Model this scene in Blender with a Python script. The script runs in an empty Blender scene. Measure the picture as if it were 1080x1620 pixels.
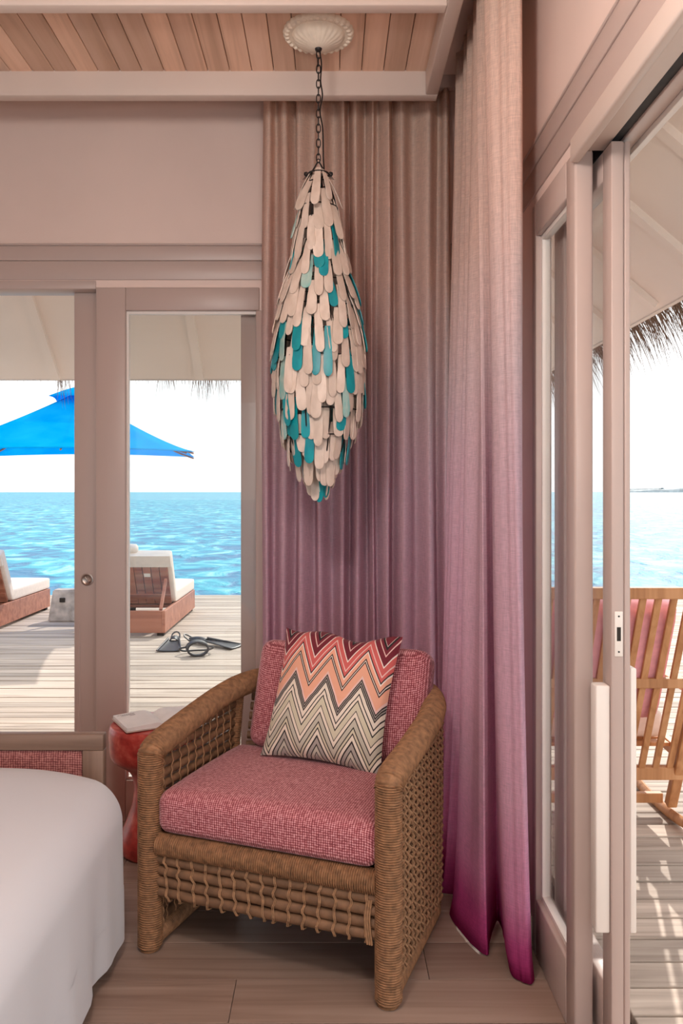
import bpy, bmesh, math, random
from mathutils import Vector, Matrix
R = random.Random(7)
PI = math.pi
sc = bpy.context.scene
COL = sc.collection

# ------------------------------------------------------------------ camera
H = 1.33          # eye height
F = 1300.0        # focal length in pixels of the 1080x1620 frame
CX, CY = 522.0, 778.0
cam = bpy.data.cameras.new('camera'); camo = bpy.data.objects.new('camera', cam); COL.objects.link(camo)
camo.location = (0, 0, H); camo.rotation_euler = (PI/2, 0, 0)
cam.sensor_fit = 'AUTO'; cam.sensor_width = 36.0; cam.lens = F/1620*36
cam.shift_x = (540-CX)/1620; cam.shift_y = (CY-810)/1620
cam.clip_start = 0.02; cam.clip_end = 9000
sc.camera = camo

# ------------------------------------------------------------------ world, sun, exposure
sc.view_settings.view_transform = 'Standard'; sc.view_settings.look = 'None'
sc.view_settings.gamma = 1.0; sc.view_settings.use_curve_mapping = False
sc.view_settings.exposure = 0.5
w = bpy.data.worlds.new('sky'); sc.world = w; w.use_nodes = True
wn = w.node_tree.nodes; wl = w.node_tree.links
bg = wn['Background']; bg.inputs['Strength'].default_value = 1.12
tc = wn.new('ShaderNodeTexCoord'); nz = wn.new('ShaderNodeTexNoise'); rp = wn.new('ShaderNodeValToRGB')
nz.inputs['Scale'].default_value = 2.2; nz.inputs['Detail'].default_value = 5
rp.color_ramp.elements[0].position = 0.35; rp.color_ramp.elements[0].color = (0.93, 0.95, 0.97, 1)
rp.color_ramp.elements[1].position = 0.7; rp.color_ramp.elements[1].color = (1.0, 0.985, 0.965, 1)
wl.new(tc.outputs['Generated'], nz.inputs['Vector']); wl.new(nz.outputs['Fac'], rp.inputs['Fac']); wl.new(rp.outputs['Color'], bg.inputs['Color'])
sun = bpy.data.lights.new('sun', 'SUN'); suno = bpy.data.objects.new('sun', sun); COL.objects.link(suno)
sun.energy = 2.8; sun.angle = math.radians(0.6); sun.color = (1.0, 0.93, 0.84)
suno.rotation_euler = Vector((-0.46, -1.1, -1.0)).to_track_quat('-Z', 'Y').to_euler()
suno.location = (4, 12, 10)
# unseen opal globes added as fill light (one standing by the door, one hanging); built at the end of the script
FILL_GLOBES = [(0.40, 0.42, 1.70, 26.0), (-0.33, 0.90, 2.26, 58.0)]

# ------------------------------------------------------------------ material helpers
def lin(c): return tuple(((v/255)/12.92 if v/255 <= 0.04045 else (((v/255)+0.055)/1.055)**2.4) for v in c)
def newmat(name):
    m = bpy.data.materials.new(name); m.use_nodes = True
    nt = m.node_tree; b = nt.nodes['Principled BSDF']
    return m, nt, b
def N(nt, t, **kw):
    n = nt.nodes.new(t)
    for k, v in kw.items():
        if k in n.inputs: n.inputs[k].default_value = v
        else: setattr(n, k, v)
    return n
def L(nt, a, b): nt.links.new(a, b)
def ramp(nt, fac, stops, interp='LINEAR'):
    r = nt.nodes.new('ShaderNodeValToRGB'); cr = r.color_ramp; cr.interpolation = interp
    while len(cr.elements) < len(stops): cr.elements.new(0.5)
    for e, (p, c) in zip(cr.elements, stops):
        e.position = p; e.color = (*c[:3], 1)
    if fac is not None: L(nt, fac, r.inputs['Fac'])
    return r
def coords(nt, scale=(1, 1, 1), rand=False, rot=(0, 0, 0)):
    t = N(nt, 'ShaderNodeTexCoord'); mp = N(nt, 'ShaderNodeMapping')
    mp.inputs['Scale'].default_value = scale; mp.inputs['Rotation'].default_value = rot
    if rand:
        oi = N(nt, 'ShaderNodeObjectInfo'); ml = N(nt, 'ShaderNodeMath', operation='MULTIPLY'); ml.inputs[1].default_value = 37.0
        L(nt, oi.outputs['Random'], ml.inputs[0])
        ad = N(nt, 'ShaderNodeVectorMath', operation='ADD')
        L(nt, t.outputs['Object'], ad.inputs[0]); L(nt, ml.outputs[0], ad.inputs[1])
        L(nt, ad.outputs[0], mp.inputs['Vector'])
    else:
        L(nt, t.outputs['Object'], mp.inputs['Vector'])
    return mp.outputs['Vector']
def bump(nt, b, h, strength=0.3, dist=0.002):
    bp = N(nt, 'ShaderNodeBump'); bp.inputs['Strength'].default_value = strength; bp.inputs['Distance'].default_value = dist
    L(nt, h, bp.inputs['Height']); L(nt, bp.outputs['Normal'], b.inputs['Normal'])
def plain(name, col, rough=0.5, noise=0.06, scale=8.0, metal=0.0, bstr=0.05, spec=0.5):
    m, nt, b = newmat(name)
    v = coords(nt); n = N(nt, 'ShaderNodeTexNoise'); n.inputs['Scale'].default_value = scale; n.inputs['Detail'].default_value = 4
    L(nt, v, n.inputs['Vector'])
    lo = tuple(max(0, c*(1-noise)) for c in col); hi = tuple(min(1, c*(1+noise)) for c in col)
    r = ramp(nt, n.outputs['Fac'], [(0.3, lo), (0.7, hi)])
    L(nt, r.outputs['Color'], b.inputs['Base Color'])
    b.inputs['Roughness'].default_value = rough; b.inputs['Metallic'].default_value = metal
    b.inputs['Specular IOR Level'].default_value = spec
    if bstr: bump(nt, b, n.outputs['Fac'], bstr, 0.002)
    return m
def wood(name, c0, c1, c2, axis='X', rough=0.55, rand=0.35, grain=1.0, bstr=0.25, knots=False):
    m, nt, b = newmat(name)
    s = {'X': (1.2, 26, 26), 'Y': (26, 1.2, 26), 'Z': (26, 26, 1.2)}[axis]
    s = tuple(q*grain for q in s)
    v = coords(nt, s, rand=True)
    n = N(nt, 'ShaderNodeTexNoise'); n.inputs['Scale'].default_value = 1.0; n.inputs['Detail'].default_value = 6; n.inputs['Distortion'].default_value = 0.8
    L(nt, v, n.inputs['Vector'])
    r = ramp(nt, n.outputs['Fac'], [(0.28, c0), (0.5, c1), (0.74, c2)])
    out = r.outputs['Color']
    if knots:
        v2 = coords(nt, tuple(q*0.16 for q in s), rand=True)
        n2 = N(nt, 'ShaderNodeTexNoise'); n2.inputs['Scale'].default_value = 1.0; n2.inputs['Detail'].default_value = 2
        L(nt, v2, n2.inputs['Vector'])
        r2 = ramp(nt, n2.outputs['Fac'], [(0.62, (1, 1, 1)), (0.74, (0.55, 0.5, 0.48))])
        mx = N(nt, 'ShaderNodeMixRGB', blend_type='MULTIPLY'); mx.inputs['Fac'].default_value = 1
        L(nt, out, mx.inputs[1]); L(nt, r2.outputs['Color'], mx.inputs[2]); out = mx.outputs[0]
    oi = N(nt, 'ShaderNodeObjectInfo')
    rr = ramp(nt, oi.outputs['Random'], [(0.0, (1-rand,)*3), (1.0, (1+rand*0.4,)*3)])
    mx = N(nt, 'ShaderNodeMixRGB', blend_type='MULTIPLY'); mx.inputs['Fac'].default_value = 1
    L(nt, out, mx.inputs[1]); L(nt, rr.outputs['Color'], mx.inputs[2])
    L(nt, mx.outputs[0], b.inputs['Base Color'])
    b.inputs['Roughness'].default_value = rough
    bump(nt, b, n.outputs['Fac'], bstr, 0.0015)
    return m

M = {}
WALL = (0.76, 0.592, 0.525)
M['wall'] = plain('painted_wall', WALL, 0.5, 0.03, 3.0)
M['frame'] = plain('painted_joinery', (0.49, 0.375, 0.335), 0.38, 0.02, 3.0)
M['beam'] = plain('painted_beam', (0.66, 0.535, 0.47), 0.45, 0.03, 3.0)
M['soffit'] = plain('painted_soffit', (0.89, 0.80, 0.73), 0.6, 0.04, 2.0)
M['floorplank'] = wood('oak_floor', (0.22, 0.14, 0.105), (0.30, 0.205, 0.16), (0.37, 0.265, 0.21), 'X', 0.42, 0.16, 1.0, 0.15)
M['ceilback'] = plain('board_groove', (0.16, 0.10, 0.075), 0.8, 0.1)
M['dark'] = plain('dark_gap', (0.03, 0.024, 0.02), 0.9, 0.1)
M['ceilplank'] = wood('ceiling_board', (0.62, 0.38, 0.26), (0.80, 0.515, 0.37), (0.90, 0.62, 0.48), 'Y', 0.6, 0.28, 0.8, 0.25, True)
M['deck'] = wood('weathered_deck', (0.28, 0.22, 0.175), (0.49, 0.40, 0.33), (0.62, 0.525, 0.44), 'X', 0.75, 0.30, 1.0, 0.6)
M['teak'] = wood('teak', (0.40, 0.165, 0.06), (0.56, 0.265, 0.11), (0.66, 0.345, 0.165), 'Z', 0.5, 0.12, 1.0, 0.2)
M['mahog'] = wood('lounger_wood', (0.26, 0.085, 0.05), (0.40, 0.15, 0.09), (0.50, 0.21, 0.13), 'X', 0.5, 0.12, 0.6, 0.2)
M['walnut'] = wood('footboard_wood', (0.17, 0.10, 0.07), (0.26, 0.165, 0.12), (0.33, 0.22, 0.165), 'X', 0.5, 0.08, 0.8, 0.2)
M['walnutz'] = wood('footboard_stile_wood', (0.17, 0.10, 0.07), (0.26, 0.165, 0.12), (0.33, 0.22, 0.165), 'Z', 0.5, 0.08, 0.8, 0.2)
M['rope'] = plain('seagrass_rope', (0.27, 0.133, 0.062), 0.75, 0.35, 60.0, bstr=0.4)
M['cord'] = plain('pale_cord', (0.33, 0.178, 0.09), 0.75, 0.25, 90.0, bstr=0.4)
M['reed'] = plain('brown_reed', (0.19, 0.098, 0.05), 0.6, 0.3, 30.0, bstr=0.2)
M['black'] = plain('black_metal', (0.015, 0.012, 0.012), 0.45, 0.2, 20, metal=0.3)
M['rubber'] = plain('black_rubber', (0.035, 0.035, 0.04), 0.45, 0.3, 20)
M['plaster'] = plain('cream_plaster', (0.84, 0.73, 0.60), 0.75, 0.08, 30)
M['page'] = plain('paper', (0.84, 0.81, 0.80), 0.8, 0.04, 20, bstr=0)
M['print'] = plain('printed_ink', (0.22, 0.19, 0.20), 0.8, 0.1, 20, bstr=0)
M['bookcover'] = plain('book_cover', (0.52, 0.40, 0.35), 0.6, 0.1, 20)
M['lcush'] = plain('lounger_fabric', (0.76, 0.66, 0.58), 0.85, 0.05, 30)
M['stone'] = plain('weathered_concrete', (0.44, 0.385, 0.345), 0.9, 0.4, 9, bstr=0.5)
M['steel'] = plain('steel', (0.42, 0.34, 0.30), 0.28, 0.1, 20, metal=0.9)
M['pinkcush'] = plain('pink_fabric', (0.80, 0.36, 0.40), 0.85, 0.10, 30)
M['creamcush'] = plain('cream_fabric', (0.82, 0.68, 0.60), 0.85, 0.06, 30)
M['white'] = plain('white_paint', (0.80, 0.72, 0.66), 0.4, 0.03, 5)
M['track'] = plain('track_rubber', (0.02, 0.016, 0.015), 0.7, 0.4, 40)

def mk_sheet():
    m, nt, b = newmat('white_cotton')
    v = coords(nt, (3, 3, 3)); n = N(nt, 'ShaderNodeTexNoise'); n.inputs['Scale'].default_value = 1.2; n.inputs['Detail'].default_value = 3
    L(nt, v, n.inputs['Vector'])
    b.inputs['Base Color'].default_value = (0.60, 0.595, 0.625, 1); b.inputs['Roughness'].default_value = 0.75
    b.inputs['Sheen Weight'].default_value = 0.25
    bump(nt, b, n.outputs['Fac'], 0.12, 0.02)
    return m
M['sheet'] = mk_sheet()

def mk_weave(name, scale, dark, mid, light, rough=0.85):
    m, nt, b = newmat(name)
    v = coords(nt, (scale,)*3, rot=(0, 0, 0))
    # basket weave: rows of small round stitches, slightly uneven
    nd = N(nt, 'ShaderNodeTexNoise'); nd.inputs['Scale'].default_value = 0.35; L(nt, v, nd.inputs['Vector'])
    sc_ = N(nt, 'ShaderNodeVectorMath', operation='SCALE'); sc_.inputs['Scale'].default_value = 0.55; L(nt, nd.outputs['Color'], sc_.inputs[0])
    av = N(nt, 'ShaderNodeVectorMath', operation='ADD'); L(nt, v, av.inputs[0]); L(nt, sc_.outputs[0], av.inputs[1])
    sp = N(nt, 'ShaderNodeSeparateXYZ'); L(nt, av.outputs[0], sp.inputs[0])
    yz = N(nt, 'ShaderNodeMath', operation='ADD'); L(nt, sp.outputs['Y'], yz.inputs[0]); L(nt, sp.outputs['Z'], yz.inputs[1])
    p_ = N(nt, 'ShaderNodeMath', operation='ADD'); L(nt, sp.outputs['X'], p_.inputs[0]); L(nt, yz.outputs[0], p_.inputs[1])
    q_ = N(nt, 'ShaderNodeMath', operation='SUBTRACT'); L(nt, sp.outputs['X'], q_.inputs[0]); L(nt, yz.outputs[0], q_.inputs[1])
    s1 = N(nt, 'ShaderNodeMath', operation='SINE'); s2 = N(nt, 'ShaderNodeMath', operation='SINE')
    for aa, bb in ((p_, s1), (q_, s2)):
        ml = N(nt, 'ShaderNodeMath', operation='MULTIPLY'); ml.inputs[1].default_value = PI; L(nt, aa.outputs[0], ml.inputs[0]); L(nt, ml.outputs[0], bb.inputs[0])
    pr_ = N(nt, 'ShaderNodeMath', operation='MULTIPLY'); L(nt, s1.outputs[0], pr_.inputs[0]); L(nt, s2.outputs[0], pr_.inputs[1])
    hf = N(nt, 'ShaderNodeMath', operation='MULTIPLY_ADD'); L(nt, pr_.outputs[0], hf.inputs[0]); hf.inputs[1].default_value = 0.30; hf.inputs[2].default_value = 0.30
    n = N(nt, 'ShaderNodeTexNoise'); n.inputs['Scale'].default_value = 0.8; n.inputs['Detail'].default_value = 2; L(nt, v, n.inputs['Vector'])
    ad = N(nt, 'ShaderNodeMath', operation='MULTIPLY_ADD'); L(nt, n.outputs['Fac'], ad.inputs[0]); ad.inputs[1].default_value = 0.7
    L(nt, hf.outputs[0], ad.inputs[2])
    r = ramp(nt, ad.outputs[0], [(0.42, light), (0.62, mid), (0.86, dark)])
    L(nt, r.outputs['Color'], b.inputs['Base Color']); b.inputs['Roughness'].default_value = rough
    b.inputs['Sheen Weight'].default_value = 0.2
    iv = N(nt, 'ShaderNodeMath', operation='SUBTRACT'); iv.inputs[0].default_value = 1.0; L(nt, ad.outputs[0], iv.inputs[1])
    bump(nt, b, iv.outputs[0], 0.5, 0.002)
    return m
M['weave'] = mk_weave('pink_basket_weave', 150, (0.20, 0.03, 0.042), (0.42, 0.10, 0.12), (0.76, 0.40, 0.42))
M['footweave'] = mk_weave('footboard_weave', 140, (0.15, 0.035, 0.035), (0.33, 0.10, 0.095), (0.52, 0.24, 0.21))

def mk_curtain(name, stops):
    m, nt, b = newmat(name)
    t = N(nt, 'ShaderNodeTexCoord'); sp = N(nt, 'ShaderNodeSeparateXYZ'); L(nt, t.outputs['Object'], sp.inputs[0])
    nn = N(nt, 'ShaderNodeTexNoise'); nn.inputs['Scale'].default_value = 3.0; L(nt, t.outputs['Object'], nn.inputs['Vector'])
    ma = N(nt, 'ShaderNodeMath', operation='MULTIPLY_ADD'); L(nt, nn.outputs['Fac'], ma.inputs[0]); ma.inputs[1].default_value = 0.10
    L(nt, sp.outputs['Z'], ma.inputs[2])
    dv = N(nt, 'ShaderNodeMath', operation='DIVIDE'); L(nt, ma.outputs[0], dv.inputs[0]); dv.inputs[1].default_value = 3.0
    r = ramp(nt, dv.outputs[0], [((z+0.05)/3.0, lin(c)) for z, c in stops])
    # slubby linen threads
    mp1 = N(nt, 'ShaderNodeMapping'); mp1.inputs['Scale'].default_value = (40, 40, 700); L(nt, t.outputs['Object'], mp1.inputs['Vector'])
    mp2 = N(nt, 'ShaderNodeMapping'); mp2.inputs['Scale'].default_value = (500, 500, 30); L(nt, t.outputs['Object'], mp2.inputs['Vector'])
    n1 = N(nt, 'ShaderNodeTexNoise'); n1.inputs['Scale'].default_value = 1; L(nt, mp1.outputs[0], n1.inputs['Vector'])
    n2 = N(nt, 'ShaderNodeTexNoise'); n2.inputs['Scale'].default_value = 1; L(nt, mp2.outputs[0], n2.inputs['Vector'])
    ad = N(nt, 'ShaderNodeMath', operation='ADD'); L(nt, n1.outputs['Fac'], ad.inputs[0]); L(nt, n2.outputs['Fac'], ad.inputs[1])
    r2 = ramp(nt, None, [(0.35, (0.80,)*3), (0.65, (1.1,)*3)])
    hf = N(nt, 'ShaderNodeMath', operation='MULTIPLY'); hf.inputs[1].default_value = 0.5; L(nt, ad.outputs[0], hf.inputs[0]); L(nt, hf.outputs[0], r2.inputs['Fac'])
    mx = N(nt, 'ShaderNodeMixRGB', blend_type='MULTIPLY'); mx.inputs['Fac'].default_value = 1
    L(nt, r.outputs['Color'], mx.inputs[1]); L(nt, r2.outputs['Color'], mx.inputs[2])
    d = N(nt, 'ShaderNodeBsdfDiffuse'); tr = N(nt, 'ShaderNodeBsdfTranslucent'); ms = N(nt, 'ShaderNodeMixShader'); ms.inputs[0].default_value = 0.50
    L(nt, mx.outputs[0], d.inputs['Color']); L(nt, mx.outputs[0], tr.inputs['Color'])
    bp = N(nt, 'ShaderNodeBump'); bp.inputs['Strength'].default_value = 0.25; bp.inputs['Distance'].default_value = 0.001
    L(nt, hf.outputs[0], bp.inputs['Height']); L(nt, bp.outputs['Normal'], d.inputs['Normal'])
    L(nt, d.outputs[0], ms.inputs[1]); L(nt, tr.outputs[0], ms.inputs[2])
    L(nt, ms.outputs[0], nt.nodes['Material Output'].inputs['Surface'])
    return m
M['curtain'] = mk_curtain('ombre_linen', [(0.0, (190, 54, 124)), (0.10, (212, 98, 160)), (0.22, (232, 164, 200)), (0.50, (238, 198, 216)), (0.95, (234, 200, 214)), (1.35, (236, 208, 218)), (1.70, (238, 218, 220)), (2.15, (246, 222, 212)), (2.8, (250, 226, 210))])

def mk_glass():
    m, nt, b = newmat('window_glass')
    tr = N(nt, 'ShaderNodeBsdfTransparent'); tr.inputs['Color'].default_value = (0.97, 0.98, 0.98, 1)
    gl = N(nt, 'ShaderNodeBsdfGlossy'); gl.inputs['Roughness'].default_value = 0.0
    # Schlick reflectance of one pane surface, the same from both sides
    lw = N(nt, 'ShaderNodeLayerWeight'); lw.inputs['Blend'].default_value = 0.5
    p5 = N(nt, 'ShaderNodeMath', operation='POWER'); L(nt, lw.outputs['Facing'], p5.inputs[0]); p5.inputs[1].default_value = 5.0
    fr = N(nt, 'ShaderNodeMath', operation='MULTIPLY_ADD'); L(nt, p5.outputs[0], fr.inputs[0]); fr.inputs[1].default_value = 0.9; fr.inputs[2].default_value = 0.02
    ms = N(nt, 'ShaderNodeMixShader'); L(nt, fr.outputs[0], ms.inputs[0]); L(nt, tr.outputs[0], ms.inputs[1]); L(nt, gl.outputs[0], ms.inputs[2])
    L(nt, ms.outputs[0], nt.nodes['Material Output'].inputs['Surface'])
    return m
M['glass'] = mk_glass()

def mk_sea():
    m, nt, b = newmat('sea_water')
    t = N(nt, 'ShaderNodeTexCoord')
    def nzz(sc, det, dist=0.0):
        mp = N(nt, 'ShaderNodeMapping'); mp.inputs['Scale'].default_value = sc; L(nt, t.outputs['Object'], mp.inputs['Vector'])
        n = N(nt, 'ShaderNodeTexNoise'); n.inputs['Scale'].default_value = 1; n.inputs['Detail'].default_value = det; n.inputs['Distortion'].default_value = dist
        L(nt, mp.outputs[0], n.inputs['Vector']); return n.outputs['Fac']
    a = nzz((0.75, 0.42, 1), 9, 0.9); c = nzz((0.05, 0.03, 1), 4)
    r = ramp(nt, a, [(0.40, (0.0, 0.12, 0.27)), (0.47, (0.0, 0.22, 0.37)), (0.55, (0.01, 0.33, 0.45)), (0.64, (0.20, 0.48, 0.55))])
    r2 = ramp(nt, c, [(0.35, (0.80, 0.9, 0.98)), (0.65, (1.05, 1.05, 1.0))])
    mx = N(nt, 'ShaderNodeMixRGB', blend_type='MULTIPLY'); mx.inputs['Fac'].default_value = 1
    L(nt, r.outputs['Color'], mx.inputs[1]); L(nt, r2.outputs['Color'], mx.inputs[2]); L(nt, mx.outputs[0], b.inputs['Base Color'])
    b.inputs['Roughness'].default_value = 0.48; b.inputs['IOR'].default_value = 1.33; b.inputs['Specular IOR Level'].default_value = 0.55
    bump(nt, b, a, 1.0, 0.4)
    return m
M['sea'] = mk_sea()

def mk_canopy():
    m, nt, b = newmat('blue_canopy')
    v = coords(nt); n = N(nt, 'ShaderNodeTexNoise'); n.inputs['Scale'].default_value = 4; L(nt, v, n.inputs['Vector'])
    r = ramp(nt, n.outputs['Fac'], [(0.3, (0.0, 0.48, 0.92)), (0.7, (0.01, 0.56, 0.96))])
    d = N(nt, 'ShaderNodeBsdfDiffuse'); tr = N(nt, 'ShaderNodeBsdfTranslucent'); ms = N(nt, 'ShaderNodeMixShader'); ms.inputs[0].default_value = 0.55
    L(nt, r.outputs['Color'], d.inputs['Color']); L(nt, r.outputs['Color'], tr.inputs['Color'])
    L(nt, d.outputs[0], ms.inputs[1]); L(nt, tr.outputs[0], ms.inputs[2]); L(nt, ms.outputs[0], nt.nodes['Material Output'].inputs['Surface'])
    return m
M['canopy'] = mk_canopy()

def mk_table():
    m, nt, b = newmat('red_lacquer')
    v = coords(nt); n = N(nt, 'ShaderNodeTexNoise'); n.inputs['Scale'].default_value = 26; n.inputs['Detail'].default_value = 7; L(nt, v, n.inputs['Vector'])
    r = ramp(nt, n.outputs['Fac'], [(0.32, (0.30, 0.025, 0.022)), (0.52, (0.46, 0.05, 0.04)), (0.74, (0.62, 0.15, 0.11))])
    L(nt, r.outputs['Color'], b.inputs['Base Color']); b.inputs['Roughness'].default_value = 0.32
    bump(nt, b, n.outputs['Fac'], 0.15, 0.003)
    return m
M['redtable'] = mk_table()

def mk_petal(name, c0, c1, rough=0.6):
    m, nt, b = newmat(name)
    v = coords(nt, (40, 40, 18), rand=True); n = N(nt, 'ShaderNodeTexNoise'); n.inputs['Scale'].default_value = 1; n.inputs['Detail'].default_value = 3; L(nt, v, n.inputs['Vector'])
    r = ramp(nt, n.outputs['Fac'], [(0.35, c0), (0.65, c1)])
    oi = N(nt, 'ShaderNodeObjectInfo'); rr = ramp(nt, oi.outputs['Random'], [(0, (0.86, 0.84, 0.82)), (1, (1.08, 1.08, 1.08))])
    mx = N(nt, 'ShaderNodeMixRGB', blend_type='MULTIPLY'); mx.inputs['Fac'].default_value = 1
    L(nt, r.outputs['Color'], mx.inputs[1]); L(nt, rr.outputs['Color'], mx.inputs[2]); L(nt, mx.outputs[0], b.inputs['Base Color'])
    b.inputs['Roughness'].default_value = rough
    return m
M['petal_cream'] = mk_petal('cream_petal', (0.60, 0.47, 0.39), (0.72, 0.585, 0.50))
M['petal_teal'] = mk_petal('teal_petal', (0.0, 0.22, 0.27), (0.0, 0.30, 0.34), 0.4)
M['petal_pale'] = mk_petal('pale_teal_petal', (0.20, 0.46, 0.44), (0.46, 0.58, 0.52), 0.45)

def mk_zigzag():
    m, nt, b = newmat('zigzag_print')
    t = N(nt, 'ShaderNodeTexCoord'); sp = N(nt, 'ShaderNodeSeparateXYZ'); L(nt, t.outputs['Object'], sp.inputs[0])
    per, amp = 0.113, 0.098
    x = N(nt, 'ShaderNodeMath', operation='ADD'); L(nt, sp.outputs['X'], x.inputs[0]); x.inputs[1].default_value = 1.0 + 0.02
    pp = N(nt, 'ShaderNodeMath', operation='PINGPONG'); L(nt, x.outputs[0], pp.inputs[0]); pp.inputs[1].default_value = per/2
    ma = N(nt, 'ShaderNodeMath', operation='MULTIPLY_ADD'); L(nt, pp.outputs[0], ma.inputs[0]); ma.inputs[1].default_value = amp/(per/2); L(nt, sp.outputs['Y'], ma.inputs[2])
    # ma = y + zig (0..amp);  map so that 0 is the top of the print
    mr = N(nt, 'ShaderNodeMapRange'); L(nt, ma.outputs[0], mr.inputs['Value'])
    mr.inputs['From Min'].default_value = 0.21 + amp; mr.inputs['From Max'].default_value = -0.21
    K = (30, 20, 22); W = (236, 222, 212); mar = (112, 22, 40); cor = (206, 96, 92); pch = (232, 168, 140); pnk = (228, 190, 182)
    crm = (228, 214, 198); oli = (206, 196, 172); sag = (190, 182, 166); gry = (166, 156, 148)
    seq = [(0.00, mar), (0.055, W), (0.065, K), (0.085, mar), (0.115, pnk), (0.128, mar), (0.185, W), (0.197, cor), (0.245, pnk), (0.257, cor), (0.285, K), (0.293, W), (0.305, pch),
           (0.345, K), (0.353, W), (0.366, K), (0.374, pch), (0.45, pnk), (0.475, K), (0.484, gry), (0.494, K), (0.503, gry), (0.513, K), (0.522, crm), (0.56, K), (0.568, crm), (0.60, K), (0.608, oli), (0.66, K), (0.667, crm), (0.70, K), (0.708, sag)]
    r1 = ramp(nt, mr.outputs[0], [(p-(0.003 if c == K else 0), lin(c)) for p, c in seq], 'CONSTANT')
    seq2 = [(0.0, sag), (0.755, K), (0.762, oli), (0.79, K), (0.797, crm), (0.835, K), (0.845, gry), (0.885, K), (0.893, sag), (0.925, K), (0.933, gry), (0.965, K), (0.975, oli)]
    r2 = ramp(nt, mr.outputs[0], [(p-(0.003 if c == K else 0), lin(c)) for p, c in seq2], 'CONSTANT')
    gt = N(nt, 'ShaderNodeMath', operation='GREATER_THAN'); L(nt, mr.outputs[0], gt.inputs[0]); gt.inputs[1].default_value = 0.74
    mx = N(nt, 'ShaderNodeMixRGB'); L(nt, gt.outputs[0], mx.inputs['Fac']); L(nt, r1.outputs['Color'], mx.inputs[1]); L(nt, r2.outputs['Color'], mx.inputs[2])
    L(nt, mx.outputs[0], b.inputs['Base Color']); b.inputs['Roughness'].default_value = 0.8
    b.inputs['Sheen Weight'].default_value = 0.15
    n = N(nt, 'ShaderNodeTexNoise'); n.inputs['Scale'].default_value = 18; L(nt, t.outputs['Object'], n.inputs['Vector'])
    bump(nt, b, n.outputs['Fac'], 0.25, 0.01)
    return m
M['zigzag'] = mk_zigzag()

def mk_fill_glow(ls):  # emission of the globes added as fill light
    m, nt, b = newmat('fill_glow')
    b.inputs['Emission Color'].default_value = (1, 0.91, 0.85, 1); b.inputs['Emission Strength'].default_value = ls
    return m
M['thatch'] = plain('dry_thatch', (0.20, 0.125, 0.085), 0.9, 0.4, 30)
M['island'] = plain('far_island', (0.40, 0.44, 0.46), 1.0, 0.2, 0.05)
M['underdeck'] = plain('deck_joists', (0.10, 0.075, 0.06), 0.9, 0.2)

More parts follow.
